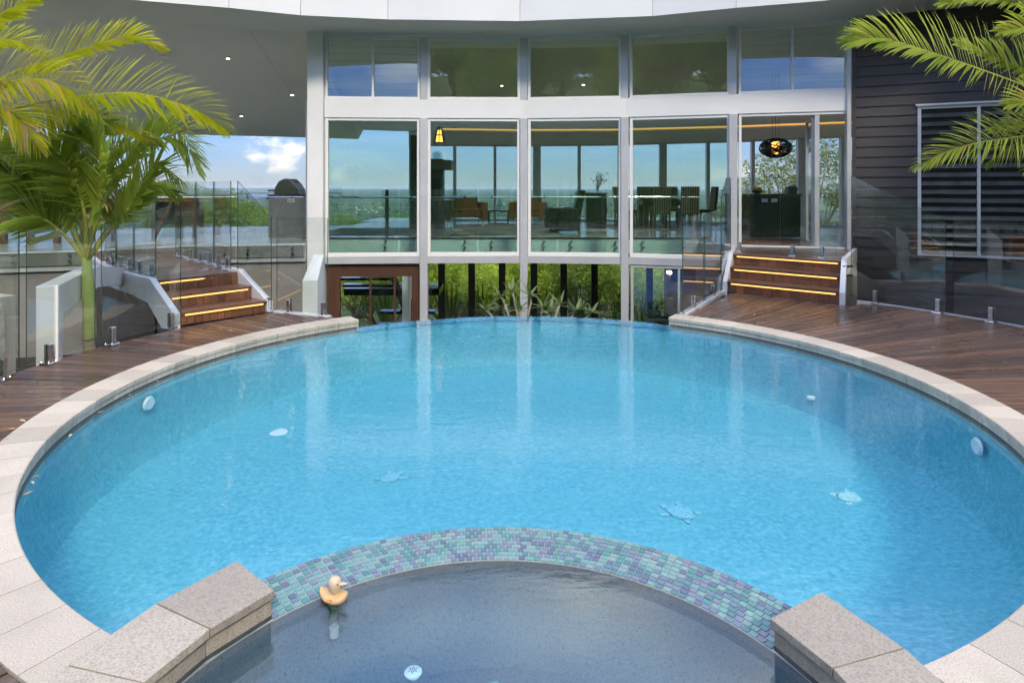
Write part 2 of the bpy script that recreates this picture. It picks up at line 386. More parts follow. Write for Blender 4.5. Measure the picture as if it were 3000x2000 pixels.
# glass mosaic: every tile its own colour
t = NT('glass_mosaic'); oi = t.n('ShaderNodeObjectInfo'); ge = t.n('ShaderNodeNewGeometry')
k = t.math('FRACT', t.math('ADD', oi.outputs['Random'], ge.outputs['Random Per Island']))
col = t.ramp(k, [(0, (.06, .22, .21)), (.17, (.13, .30, .28)), (.34, (.11, .17, .24)), (.5, (.18, .30, .29)), (.62, (.08, .11, .18)), (.72, (.17, .18, .25)), (.84, (.05, .16, .18)), (.93, (.20, .34, .30))], 'CONSTANT')
n = t.noise(t.wcoord((10, 60, 10)), 3, 3)
col = t.mixc(t.math('MULTIPLY', n, .35), col, (.24, .32, .34))
t.bsdf(col, .28, 0, None, .4); M['mosaic'] = t.m
t = NT('rim_mosaic'); vo = t.n('ShaderNodeTexVoronoi', distance='CHEBYCHEV'); vo.inputs['Scale'].default_value = 38; vo.inputs['Randomness'].default_value = .35; t.l(t.wcoord(), vo.inputs['Vector'])
sp = t.n('ShaderNodeSeparateColor'); t.l(vo.outputs['Color'], sp.inputs[0])
t.bsdf(t.ramp(sp.outputs[0], [(0, (.07, .26, .42)), (.4, (.10, .38, .52)), (.7, (.16, .44, .58)), (.9, (.07, .22, .38))], 'CONSTANT'), .15); M['rim'] = t.m
# water
def waterm(name, tint, s1, s2):
    t = NT(name); lw = t.n('ShaderNodeLayerWeight'); lw.inputs[0].default_value = .5
    v = t.wcoord((.7, 1.9, 1))
    a = t.noise(v, 3.2, 3, .5, .3); b = t.noise(v, 17, 3, .55, .4)
    h = t.math('ADD', t.math('MULTIPLY', a, s1), t.math('MULTIPLY', b, s2))
    nb = t.bump(h, 1.0, .02); t.l(nb, lw.inputs['Normal'])
    fac = t.math('ADD', t.math('MULTIPLY', t.math('POWER', lw.outputs['Facing'], 4.0), .97), .028, True)
    tr = t.n('ShaderNodeBsdfTransparent')
    if isinstance(tint, tuple): tr.inputs[0].default_value = (*tint, 1)
    gl = t.n('ShaderNodeBsdfGlossy'); gl.inputs['Roughness'].default_value = 0.015; t.l(nb, gl.inputs['Normal'])
    m = t.n('ShaderNodeMixShader'); t.l(fac, m.inputs[0]); t.l(tr.outputs[0], m.inputs[1]); t.l(gl.outputs[0], m.inputs[2]); t.l(m.outputs[0], t.out.inputs[0]); return t.m
M['water'] = waterm('pool_water', (.82, .95, .97), .12, .045)
M['spa_water'] = waterm('spa_water', (.86, .93, .96), .06, .015)
# ================================================================== ground, valley, sea
def sstep(a, b, x):
    x = max(0, min(1, (x-a)/(b-a))); return x*x*(3-2*x)
def H(x, y):
    if y > 11:
        d = math.hypot(x*.6, y)-11; s = 1-.72*sstep(-.28, -.60, x/y)
        z = -3.0-.145*d*s
        z += 3.0*noise.noise(Vector((x/60, y/60, 3)))*sstep(40, 160, y)
        z = max(z, -150+25*noise.noise(Vector((x/900, y/900, 0)))*sstep(900, 2200, y) + 8*noise.noise(Vector((x/300, y/300, 5))))
        z += 46*max(0, noise.noise(Vector((x/2600, y/2600, 9))))*sstep(2500, 7000, y)*(1-sstep(9000, 16000, y))*sstep(-.5, -.2, x/y)
        return z
    if y < -5:
        return -.75+.24*(-5-y)*(1-.0*sstep(40, 120, -y)) if y > -120 else 27
    return -3.0+2.25*sstep(3.0, -4.0, y)
mb = MB(); NA = 160
rad = [3]
while rad[-1] < 34000: rad.append(rad[-1]*1.085 if rad[-1] > 12 else rad[-1]+1.3)
vs = [(0, 6, H(0, 6))]
for r in rad:
    for k in range(NA):
        a = 2*math.pi*(k+.5)/NA; x, y = r*math.cos(a), 6+r*math.sin(a)
        vs.append((x, y, H(x, y)))
fs = [(0, 1+k, 1+(k+1) % NA) for k in range(NA)]
for i in range(len(rad)-1):
    b = 1+i*NA
    fs += [(b+k, b+NA+k, b+NA+(k+1) % NA, b+(k+1) % NA) for k in range(NA)]
mb.add(vs, fs)
t = NT('valley_ground'); v = t.wcoord()
near = t.noise(v, .25, 6, .65)
c_near = t.ramp(near, [(.3, (.022, .032, .012)), (.55, (.045, .075, .02)), (.75, (.085, .115, .035))])
vo = t.n('ShaderNodeTexVoronoi'); vo.inputs['Scale'].default_value = .0019; t.l(v, vo.inputs['Vector'])
spv = t.n('ShaderNodeSeparateColor'); t.l(vo.outputs['Color'], spv.inputs[0])
c_far = t.ramp(spv.outputs[0], [(0, (.05, .095, .025)), (.3, (.12, .17, .05)), (.55, (.035, .07, .022)), (.8, (.16, .20, .065))], 'CONSTANT')
tr_ = t.noise(v, .006, 6, .7)
c_far = t.mixc(t.math('MULTIPLY', t.math('SUBTRACT', tr_, .47, True), 9, True), c_far, (.022, .05, .02))
sx = t.n('ShaderNodeSeparateXYZ'); t.l(v, sx.inputs[0])
fy = t.math('MULTIPLY', t.math('SUBTRACT', sx.outputs['Y'], 300), .002, True)
t.bsdf(t.mixc(fy, c_near, c_far), .95, spec=.1); M['ground'] = t.m
tag(mb.obj('ground', M['ground'], smooth=True), kind='structure')
sea = MB().poly([(-32000, 9000, -146), (-3600, 9000, -146), (-7200, 22000, -146), (-10000, 32000, -146), (-32000, 32000, -146)])
t = NT('sea_water'); t.bsdf((.05, .16, .33), .3, spec=.5); M['sea'] = t.m
tag(sea.obj('sea', M['sea']), kind='structure')

# distant homesteads and woods that read as one mass
mb = MB(); rg = random.Random(3)
for _ in range(700):
    y = 3800*math.exp(rg.random()*1.5); x = y*(rg.random()*1.0-.42); 
    if x/y < -.30 and y > 7500: continue
    z = H(x, y); w = 7+rg.random()*9; yaw = rg.random()*3
    mb.box((x, y, z+3.2), (w, w*.7, 6.0), yaw, 0)
tag(mb.obj('distant_town', plain('far_white_walls', (.78, .77, .74), .7, var=.1)), 'scattered pale houses far off on the valley plain', 'town', kind='stuff')
mb = MB(); rg = random.Random(5)
ico = [(0, 0, 1), (.894, 0, .447), (.276, .851, .447), (-.724, .526, .447), (-.724, -.526, .447), (.276, -.851, .447), (.724, .526, -.447), (-.276, .851, -.447), (-.894, 0, -.447), (-.276, -.851, -.447), (.724, -.526, -.447), (0, 0, -1)]
icf = [(0, 1, 2), (0, 2, 3), (0, 3, 4), (0, 4, 5), (0, 5, 1), (1, 6, 2), (2, 7, 3), (3, 8, 4), (4, 9, 5), (5, 10, 1), (6, 7, 2), (7, 8, 3), (8, 9, 4), (9, 10, 5), (10, 6, 1), (11, 7, 6), (11, 8, 7), (11, 9, 8), (11, 10, 9), (11, 6, 10)]
for _ in range(9000):
    y = 150*math.exp(rg.random()*3.6); x = y*(rg.random()*1.6-.9)
    if noise.noise(Vector((x/240, y/240, 2))) < (-.05 if x/y < -.3 else .12): continue
    if x/y < -.30 and y > 8000: continue
    z = H(x, y); r = (3+rg.random()*3.5)*(1+y/4000)
    mb.add([(x+p[0]*r*(.8+.5*rg.random()), y+p[1]*r*(.8+.5*rg.random()), z+r*.6+p[2]*r*(.7+.6*rg.random())) for p in ico], icf)
tag(mb.obj('distant_woods', plain('far_woods', (.05, .085, .024), .95, var=.4, scale=.3, spec=.1)), 'dark green woods scattered down the hillside and over the valley', 'woods', kind='stuff')

# ================================================================== trees
def crown_mesh(name, seed, n, blobs, leaf, mats):
    rg = random.Random(seed); mb = MB()
    for _ in range(n):
        c, r = blobs[int(rg.random()*len(blobs))]
        d = Vector((rg.gauss(0, 1), rg.gauss(0, 1), rg.gauss(0, 1))).normalized()
        p = Vector(c)+Vector((d.x*r[0], d.y*r[1], d.z*r[2]))*(rg.random()**.38)
        a = Vector((rg.gauss(0, 1), rg.gauss(0, 1), rg.gauss(0, .6))).normalized(); b = a.cross(Vector((rg.gauss(0, 1), rg.gauss(0, 1), rg.gauss(0, 1)))).normalized()
        l = leaf*(.6+.8*rg.random()); w = l*.42
        mb.add([p-a*l*.5, p+b*w*.5-a*l*.05, p+a*l*.5, p-b*w*.5-a*l*.05], [(0, 1, 2, 3)])
    me = mb.mesh(name)
    for m in mats: me.materials.append(m)
    return me
def limbs(seed, h, blobs, r0, lean=0.0):
    rg = random.Random(seed); mb = MB()
    top = Vector((lean, lean*.3, h*.55)); mb.tube([(0, 0, -1.2), (lean*.2, 0, h*.2), (lean*.6, .1, h*.4), top], [r0*1.25, r0, r0*.8, r0*.55], 9)
    for c, r in blobs:
        c = Vector(c); s = Vector((lean*.5, .05, h*(.28+.2*rg.random()))); m = (s+c)/2+Vector((rg.gauss(0, .25), rg.gauss(0, .25), -.1*h*rg.random()))
        mb.tube([s, m, c+Vector((0, 0, r[2]*.3))], [r0*.5, r0*.34, r0*.1], 6)
        for _ in range(3):
            e = c+Vector((rg.gauss(0, r[0]*.5), rg.gauss(0, r[1]*.5), rg.gauss(0, r[2]*.45))); mb.tube([m, (m+e)/2+Vector((0, 0, .15)), e], [r0*.22, r0*.14, r0*.05], 5)
    return mb
def rblobs(seed, h, spread, k, rr):
    rg = random.Random(seed); out = []
    for i in range(k):
        a = rg.random()*6.28; q = spread*math.sqrt(rg.random())
        out.append(((q*math.cos(a), q*math.sin(a), h*(.5+.42*rg.random()*(1-.4*q/spread))), (rr*(.7+.6*rg.random()), rr*(.7+.6*rg.random()), rr*(.5+.4*rg.random()))))
    return out
KINDS = []
for i, (h, spr, k, rr, n, lf, lm, bk) in enumerate(((6.0, 1.9, 11, 1.05, 12000, .16, 'leaf_b', 'bark'), (6.4, 1.7, 10, 1.1, 12000, .15, 'leaf_c', 'bark'), (7.0, 2.2, 12, 1.1, 13000, .16, 'leaf_a', 'bark'))):
    bl = rblobs(40+i, h, spr, k, rr)
    KINDS.append((crown_mesh('crown', 60+i, n, bl, lf, [M[lm]]), limbs(80+i, h, bl, .16).mesh('trunk'), M[bk]))
    KINDS[-1][1].materials.append(M[bk])
def tree(kind, x, y, s, label, group, rz=None, dz=0):
    e = empty('tree', (x, y, H(x, y)+dz), label, 'tree', group)
    for nm, me in (('crown', KINDS[kind][0]), ('trunk', KINDS[kind][1])):
        o = bpy.data.objects.new(nm, me); COL.objects.link(o); o.parent = e
    e.rotation_euler.z = random.random()*6.28 if rz is None else rz; e.scale = (s, s, s); return e
rg = random.Random(11)
# thicket straight behind the lower storey
for i, (x, y, k, top) in enumerate(((-8.0, 33, 1, -.4), (-4.8, 34, 1, -.2), (-1.6, 33, 1, -.5), (1.6, 34.5, 1, -.3), (4.4, 33, 0, -.5), (7.0, 35, 1, -1.4), (9.6, 34, 1, -1.9),
                                  (-10.6, 38, 0, -.1), (-6.6, 40, 0, -.1), (-3.1, 41, 0, -.5), (.4, 40, 1, -.4), (4.2, 42, 0, -1.0), (-13.0, 36, 1, -.1), (12.0, 39, 1, -2.6), (8.4, 41, 0, -2.4))):
    s = 1.0+.3*rg.random(); hh = (6.0, 6.4, 7.0)[k]*s*.97
    tree(k, x, y, s, ['mid green bushy tree', 'bright green leafy tree', 'dark green dense tree'][k]+' in the thicket seen through the lower glass doors', 'thicket behind the lower storey', dz=(top-hh)-H(x, y))
# wooded slope on the left beyond the terrace
for i in range(40):
    q = (i+rg.random())/40; y = 34+46*rg.random(); x = -y*(.36+.30*q)
    k = rg.choice((0, 2, 0, 1)); s = .95+.55*rg.random(); hh = (6.0, 6.4, 7.0)[k]*s*.97
    vtop = 606-72*sstep(.37, .52, -x/y)+rg.random()*44
    zt = CZ-(vtop-550)*y/FP
    tree(k, x, y, s, ['mid green round tree', 'bright green round tree', 'dark green round tree'][k]+' on the wooded slope left of the barbecue', 'wooded slope beyond the terrace', dz=(zt-hh)-H(x, y))
# tall trees up the bank behind the viewer (seen mirrored in the windows)
for i in range(34):
    x = -40+80*(i+.5)/34+rg.gauss(0, 1.2); y = -22-22*rg.random(); k = rg.choice((0, 2, 1, 0)); s = 1.7+.6*rg.random()
    tree(k, x, y, s, ['mid green tall tree', 'bright green tall tree', 'dark green tall tree'][k]+' on the bank facing the house, mirrored in the windows', 'trees on the bank facing the house')
# gum tree right of the kitchen
bl = [((-2.3, -.3, 6.3), (1.1, 1.0, .7)), ((-1.2, .4, 7.3), (1.2, 1.0, .7)), ((.2, 0, 8.0), (1.3, 1.2, .7)), ((1.4, .3, 7.4), (1.2, 1.1, .7)), ((2.3, -.4, 6.5), (1.2, 1, .6)), ((-.6, -.6, 6.6), (.8, .8, .5)),
      ((-2.9, .3, 5.5), (.8, .8, .45)), ((.9, -.8, 6.3), (.8, .8, .5)), ((-1.7, -.5, 5.2), (.5, .5, .35)), ((.3, .5, 5.1), (.55, .5, .4)), ((3.0, .3, 5.6), (.9, .8, .5)), ((1.2, .2, 4.9), (.5, .5, .35))]
e = empty('gum_tree', (11.3, 24.5, -4.9), 'spreading gum tree with bare pale limbs right of the kitchen bench', 'tree')
o = bpy.data.objects.new('crown', crown_mesh('crown', 99, 15000, bl, .12, [M['leaf_e']])); COL.objects.link(o); o.parent = e
lm = limbs(98, 9.0, bl, .15, .3); o = lm.obj('trunk', M['pale_bark']); o.parent = e; o.matrix_parent_inverse = Matrix.Identity(4)

# ================================================================== house
house = empty('house', (0, 12, 0), 'white two storey house with curved glass front and charcoal wing behind the pool', 'house')
FA = [Vector((-3.545, 12.14)), Vector((-1.689, 12.26)), Vector((.229, 12.32)), Vector((2.145, 12.11)), Vector((4.016, 11.58)), Vector((5.85, 11.06))]
ZE = 4.60
EAVE = [(-16, 5.0), (-12, 7.0), (-9, 8.6), (-5.92, 10.01), (-4.61, 10.45), (-3.59, 10.9), (-2.16, 11.17), (.14, 11.28), (2.4, 10.95), (3.65, 10.45), (4.88, 10.06), (6.1, 9.55), (7.6, 9.0)]
ADDED_WING = [(7.6, 6.2), (7.6, 1.6), (7.6, -3.0)]  # added roof edge out of view, there to shade the right side
BACK = [(-14, 14.0), (-11.5, 15.6), (-9.3, 17.4), (-6, 18.5), (-3.3, 20.5), (0, 20.8), (3, 20.4), (6.7, 18.8), (8.4, 17.5), (10.4, 15.6)]
# roof
rp = EAVE+ADDED_WING+[(18, -3.0), (18, 12), (10.8, 16.0), (8.8, 18), (6.9, 19.3), (3.1, 20.9), (0, 21.3), (-3.4, 21.0), (-6.2, 19.0), (-9.6, 17.9), (-12, 16), (-16, 13.5)]
roof = MB().prism(rp, ZE+.42, ZE+.50).obj('roof', M['render_grey'], house)
for a, b in zip(EAVE+ADDED_WING, (EAVE+ADDED_WING)[1:]):
    a, b = Vector(a), Vector(b); n = Vector(((b-a).y, -(b-a).x)).normalized(); g = (b-a).normalized()*.003
    MB().hexa([(*(a+g), ZE-.004), (*(b-g), ZE-.004), (*(b-g-n*.02), ZE-.004), (*(a+g-n*.02), ZE-.004)], [(*(a+g), ZE+.56), (*(b-g), ZE+.56), (*(b-g-n*.02), ZE+.56), (*(a+g-n*.02), ZE+.56)]).obj('fascia_panel', M['offwhite'], roof)
FEXT = [(-16, 8.2), (-12, 9.6), (-9, 10.9), (-6, 11.75), (-3.84, 12.1)]+[tuple(p) for p in FA]+[(8.0, 10.03), (12, 8.1)]
# soffit: flat strip under the eave, then sloping down to the back
sof = MB().poly([(x, y, ZE) for x, y in EAVE]+[(x, y, ZE) for x, y in ADDED_WING]+[(12, -3, ZE)]+[(x, y, ZE) for x, y in reversed(FEXT)])
soffit = sof.obj('soffit', M['soffit'], house)
def resample(pl, n):
    pl = [Vector(p) for p in pl]; L = [0]
    for a, b in zip(pl, pl[1:]): L.append(L[-1]+(b-a).length)
    out = []
    for i in range(n):
        t = L[-1]*i/(n-1); k = max(j for j in range(len(L)) if L[j] <= t+1e-9); k = min(k, len(pl)-2)
        out.append(pl[k].lerp(pl[k+1], (t-L[k])/(L[k+1]-L[k])))
    return out
fa_in = FEXT[4:10]+[(6.6, 10.7)]
def zback(x): return 3.12+.33*sstep(-5, -3, x)
A_ = resample([(-16, 8.2), (-12, 9.6), (-9, 10.9), (-6, 11.75), (-3.84, 12.1)], 13); B_ = resample([(-16, 12.6), (-14, 14), (-11.5, 15.6), (-9.3, 17.4), (-6, 18.5), (-4.6, 19.2)], 13)
mb = MB()
for i in range(12): mb.poly([(*A_[i], ZE), (*A_[i+1], ZE), (*B_[i+1], 3.12), (*B_[i], 3.12)])
tsof = mb.obj('terrace_ceiling', M['soffit'], house)
M['joint'] = plain('soffit_joint', (.70, .69, .63), .7, var=.05)
for i in range(3, 12, 2): MB().bar((*A_[i], ZE-.001), (*B_[i], 3.119), .014, .003).obj('sheet_joint', M['joint'], tsof)
MB().add(sum([[(*B_[i], 3.12), (*B_[i], 3.45)] for i in range(13)], []), [(2*i, 2*i+2, 2*i+3, 2*i+1) for i in range(12)]).obj('rear_fascia', M['white'], house)
A_ = resample(fa_in+[(10.2, 9.0)], 17); B_ = resample([(-4.6, 19.9), (-3.3, 20.5), (0, 20.8), (3, 20.4), (6.7, 18.8), (8.4, 17.5), (10.4, 15.6), (12, 14)], 17)
mb = MB()
for i in range(16): mb.poly([(*A_[i], ZE), (*A_[i+1], ZE), (*B_[i+1], 3.46), (*B_[i], 3.46)])
ceil = mb.obj('ceiling', M['soffit'], house)
MB().poly([(-3.84, 12.12, ZE), (-4.6, 19.9, 3.46), (-4.6, 19.2, 3.12)]).obj('ceiling_cheek', M['soffit'], house)
# downlights
def slope_z(y, y0, y1, z1): return ZE+(z1-ZE)*(y-y0)/(y1-y0)
def downlight(u, v, y0, y1, z1, par, watt=0):
    lo, hi = 8.0, 30.0
    for _ in range(50):
        m = (lo+hi)/2; p = V(u, v, m)
        if p.z < slope_z(m, y0, y1, z1): lo = m
        else: hi = m
    p = V(u, v, m); p.z -= .006
    e = MB().lathe([(.055, 0), (.055, -.008), (.035, -.012), (.035, .0)], p, 16).obj('downlight', M['steel'], par)
    MB().lathe([(.034, -.002), (.03, -.014), (0, -.02)], p, 12).obj('lamp', M['bulb'], e)
    if watt:
        ld_ = bpy.data.lights.new('downlight_glow', 'SPOT'); ld_.energy = watt; ld_.color = (1, .80, .55); ld_.shadow_soft_size = .05; ld_.spot_size = R_(115); ld_.spot_blend = .6
        lo_ = bpy.data.objects.new('downlight_glow', ld_); COL.objects.link(lo_); lo_.location = p-Vector((0, 0, .06)); adopt(lo_, e)
for u, v in ((413, 150), (668, 170), (856, 277), (707, 339), (475, 327), (560, 96)): downlight(u, v, 11.9, 17.9, 3.12, tsof)
for u, v in ((1470, 250), (1709, 247), (1925, 239), (2398, 221)): downlight(u, v, 12.2, 20.6, 3.46, ceil, 60)
p = V(484, 160, 12.6); p.z = slope_z(12.6, 11.2, 17.2, 3.12)-.02
MB().lathe([(.12, .02), (.12, -.004), (.11, -.01), (0, -.01)], p, 24).obj('ceiling_speaker', M['soffit'], tsof)

def panel_between(a, b, off0, off1):
    """the two ground points of a bay, pulled in by off0/off1"""
    d = (b-a).normalized(); return a+d*off0, b-d*off1
def slab(mb, a, b, z0, z1, th, back=0, mi=0):
    """upright slab between ground points a and b, th thick, front face pushed back by back"""
    d = (b-a).normalized(); n = Vector((-d.y, d.x))
    if n.y < 0: n = -n
    a, b = a+n*back, b+n*back
    return mb.hexa([(*a, z0), (*b, z0), (*(b+n*th), z0), (*(a+n*th), z0)], [(*a, z1), (*b, z1), (*(b+n*th), z1), (*(a+n*th), z1)], mi)
# spandrel, lower channel
def band(name, z0, z1, th, back, mat, lo=0, hi=5):
    mb = MB()
    for k in range(lo, hi): slab(mb, FA[k], FA[k+1], z0, z1, th, back)
    return mb.obj(name, mat, house)
band('spandrel', 3.0, 3.355, .18, 0, M['white'])
band('lower_channel', .225, .352, .14, .004, M['silver'], 0, 4)
band('head_rail', ZE-.055, ZE-.002, .16, .006, M['white'])
# pier at the left end and mullions
MB().hexa([(-3.845, 12.05, -2.3), (-3.556, 12.06, -2.3), (-3.556, 12.45, -2.3), (-3.845, 12.45, -2.3)], [(-3.845, 12.05, ZE), (-3.556, 12.06, ZE), (-3.556, 12.45, ZE), (-3.845, 12.45, ZE)]).obj('pier', M['white'], house)
MB().box((-4.0, 12.6, 1.6), (.07, .1, 3.6)).obj('downpipe', M['silver'], house)
for k in range(1, 5):
    p = FA[k]; d = (FA[min(k+1, 5)]-FA[k-1]).normalized(); yaw = math.atan2(d.y, d.x)
    MB().box((p.x, p.y+.085, .35), (.142, .24, 5.29), yaw).obj('mullion', M['silver'], house, bevel=.006); MB().box((p.x, p.y+.13, 3.978), (.142, .24, 1.236), yaw).obj('mullion', M['silver'], house, bevel=.006)
MB().box((5.82, 11.12, 2.3), (.06, .2, 4.6), -.28).obj('mullion', M['silver'], house)
# windows
def window(a, b, z0, z1, pane, fr=.05, split=None, louvres=0, bottom=None, frame_mat=None, tilt=0.0, sill=True):
    w = empty('window', (*((a+b)/2), z0)); adopt(w, house)
    fm = frame_mat or M['white']
    mb = MB(); d = (b-a).normalized(); bt = bottom or fr
    slab(mb, a, a+d*fr, z0, z1, .10, .02); slab(mb, b-d*fr, b, z0, z1, .10, .02)
    ai, bi = a+d*fr, b-d*fr
    slab(mb, ai, bi, z1-fr, z1, .10, .023); slab(mb, ai, bi, z0, z0+bt, .10, .017)
    cuts = [0, 1]
    if split:
        L = (bi-ai).length; cuts = [0]+[split]+[1]
        c = ai.lerp(bi, split); slab(mb, c-d*.022, c+d*.022, z0+bt, z1-fr, .09, .025)
    mb.obj('frame', fm, w, bevel=.004, seg=1)
    for i in range(len(cuts)-1):
        p, q = ai.lerp(bi, cuts[i])+d*(.024 if i else .002), ai.lerp(bi, cuts[i+1])-d*(.024 if i+2 < len(cuts) else .002)
        if louvres:
            zz0, zz1 = z0+bt, z1-fr; n = louvres; hh = (zz1-zz0)/n
            nrm = Vector((-d.y, d.x)); nrm = nrm if nrm.y > 0 else -nrm
            for j in range(n):
                zc = zz0+(j+.5)*hh; m = (p+q)/2
                hd = hh*.5+.006; back = .065
                lean = math.tan(tilt)*hd
                b4 = []
                pb, qb, pt, qt = p+nrm*(back-lean), q+nrm*(back-lean), p+nrm*(back+lean), q+nrm*(back+lean)
                th = nrm*.006
                MB().hexa([(*pb, zc-hd), (*qb, zc-hd), (*(qb+th), zc-hd), (*(pb+th), zc-hd)], [(*pt, zc+hd), (*qt, zc+hd), (*(qt+th), zc+hd), (*(pt+th), zc+hd)], 0).obj('louvre_blade', pane, w)
        else:
            mb = MB(); slab(mb, p, q, z0+bt-.002, z1-fr+.002, .008, .07); mb.obj('pane', pane, w)
    return w
for k in range(5):
    a, b = panel_between(FA[k], FA[k+1], .073 if k else .005, .073 if k < 4 else .035)
    if k in (0, 4): window(a, b, 3.358, ZE-.058, M['louvre_glass'], .045, .5, 8, tilt=R_(7.5))
    else: window(a, b, 3.358, ZE-.058, M['pane_dark'], .05)
    if k < 4: window(a, b, .355, 2.997, M['pane'], .055, bottom=.075)
# open glass door bay at the right
a, b = panel_between(FA[4], FA[5], .075, .035)
dw = empty('door', (*((a+b)/2), ZU)); adopt(dw, house)
d = (b-a).normalized(); c1 = a.lerp(b, .70)
mb = MB(); slab(mb, a, a+d*.045, ZU, 2.997, .1, .02); slab(mb, b-d*.03, b, ZU, 2.997, .1, .02); slab(mb, a+d*.045, b-d*.03, 2.95, 2.997, .1, .023); slab(mb, a+d*.045, b-d*.03, ZU, ZU+.025, .1, .017)
mb.obj('frame', M['white'], dw)
mb = MB(); slab(mb, c1, c1+d*.075, ZU+.03, 2.945, .06, .03); mb.obj('stile', M['silver'], dw)
nr = Vector((-d.y, d.x)); nr = nr if nr.y > 0 else -nr
p0, p1 = c1+nr*.1, c1+nr*.62-d*.02
mb = MB()
for z0, z1 in ((ZU+.03, ZU+.11), (2.86, 2.94)): slab(mb, p0, p1, z0, z1, .04)
slab(mb, p0, p0+(p1-p0)*.12, ZU+.11, 2.86, .04); slab(mb, p0+(p1-p0)*.88, p1, ZU+.11, 2.86, .04); mb.obj('open_leaf', M['silver'], dw)
mb = MB(); slab(mb, c1+d*.077, b-d*.032, ZU+.028, 2.948, .01, .05); mb.obj('pane', M['pane_clear'], dw)
mb = MB(); slab(mb, p0+(p1-p0)*.12, p0+(p1-p0)*.88, ZU+.11, 2.86, .008, .016); mb.obj('pane', M['pane_clear'], dw)
# threshold wall under the door bay
mb = MB(); slab(mb, FA[4], FA[5], -2.3, ZU-.004, .15, .01); mb.obj('base_wall', M['render_grey'], house)

# ---- upper floor: set back from the glass, stair well at the left
ED = [(-3.30, 13.45), (3.9, 13.45), (4.0, 11.75), (5.9, 11.2), (10.4, 10), (10.8, 15.7), (8.6, 17.7), (6.8, 19.0), (3, 20.6), (0, 21.0), (-3.4, 20.8), (-4.5, 19.4), (-4.5, 17.0), (-1.0, 17.0), (-1.0, 14.1), (-4.5, 14.1), (-4.5, 13.45)]
MB().prism(ED, .30, ZU).obj('upper_floor', M['tile_floor'], house)
MB().box((-.2, 13.43, .455), (8.6, .03, .30)).obj('slab_fascia', M['white'], house)
MB().box((-.2, 13.425, .612), (8.6, .05, .035)).obj('edge_trim', M['brownframe'], house)
MB().prism([(4.02, 11.8), (5.7, 11.3), (6.4, 13.2), (4.3, 13.3)], ZU, ZU+.012).obj('timber_floor', M['indoor_timber'], house)
# inside balustrade of glass sheets on stand-offs
bal = empty('balustrade', (0, 13.35, .33), 'glass balustrade on round steel stand-offs along the inside floor edge', 'balustrade')
xs = [-4.2, -2.35, -.70, .95, 2.45, 3.85]
for i in range(5):
    MB().box(((xs[i]+xs[i+1])/2, 13.34, .99), (xs[i+1]-xs[i]-.05, .012, 1.30)).obj('pane', M['glass'], bal)
    for x in (xs[i]+.28, xs[i+1]-.28):
        for z in (.55, .43): MB().tube([(x, 13.41, z), (x, 13.30, z)], .026, 10).obj('stand_off', M['steel'], bal)
        MB().tube([(x, 13.33, 1.48), (x, 13.28, 1.48)], .03, 10).obj('rail_bracket', M['black'], bal)
MB().tube([(-4.2, 13.27, 1.48), (3.85, 13.27, 1.48)], .010, 8).obj('handrail', M['steel'], bal)
nb = empty('stair_balustrade', (-2.6, 14.2, ZU), 'glass screen with dark newel post beside the indoor stair well', 'balustrade')
MB().box((-2.75, 14.12, 1.12), (.07, .07, 1.02), 0).obj('newel_post', M['black'], nb)
MB().box((-3.55, 14.12, 1.15), (1.5, .012, .98)).obj('pane', M['glass'], nb); MB().box((-1.9, 14.12, 1.15), (1.6, .012, .98)).obj('pane', M['glass'], nb)
MB().tube([(-4.3, 14.06, 1.45), (-1.0, 14.06, 1.45)], .009, 8).obj('handrail', M['steel'], nb)
# back glazing
BW = [(-3.3, 20.5), (0, 20.8), (3, 20.4), (6.7, 18.8), (8.4, 17.5), (10.4, 15.6)]
def on_back(u):
    for (x0, y0), (x1, y1) in zip(BW, BW[1:]):
        k = (u-1500)/FP; den = (x1-x0)-k*(y1-y0)
        s = (k*y0-x0)/den
        if -1e-6 <= s <= 1: return Vector((x0+(x1-x0)*s, y0+(y1-y0)*s))
    return None
bw = empty('back_glazing', (0, 20.7, ZU)); adopt(bw, house)
mb = MB()
for (x0, y0), (x1, y1) in zip(BW, BW[1:]):
    slab(mb, Vector((x0, y0)), Vector((x1, y1)), 3.06, 3.50, .12, -.02); 
mb.obj('bulkhead', M['soffit'], bw)
mb = MB()
for (x0, y0), (x1, y1) in zip(BW, BW[1:]):
    slab(mb, Vector((x0, y0)), Vector((x1, y1)), 3.0, 3.058, .08); slab(mb, Vector((x0, y0)), Vector((x1, y1)), ZU-.02, ZU+.06, .08)
mb.obj('frame', M['silver'], bw)
for u, w in ((1205, .14), (1332, .10), (1450, .09), (1573, .25), (1697, .10), (1815, .10), (1943, .22), (2075, .10), (2207, .09), (2352, .26), (2470, .1)):
    p = on_back(u)
    if p: MB().box((p.x, p.y+.06, (ZU+3.06)/2+.02), (w, .14, 3.06-ZU-.06), 0).obj('mullion', M['silver'], bw)
for (x0, y0), (x1, y1) in zip(BW, BW[1:]):
    mb = MB(); slab(mb, Vector((x0, y0)), Vector((x1, y1)), ZU+.06, 3.0, .008, .04); mb.obj('pane', M['pane_clear'], bw)
mb = MB(); pts = [V(1290, 378, 18.7), V(1500, 381, 18.9), V(1800, 380, 18.7), V(2150, 371, 17.6), V(2500, 358, 16.2), V(2800, 345, 15)]
for a, b in zip(pts, pts[1:]): mb.bar(a, b, .03, .04)
mb.obj('cove_light', M['led_soft'], ceil)
mb = MB()
for a, b in zip(pts, pts[1:]): mb.bar(a+Vector((0, .09, -.03)), b+Vector((0, .09, -.03)), .14, .03)
mb.obj('cove_shelf', M['soffit'], ceil)
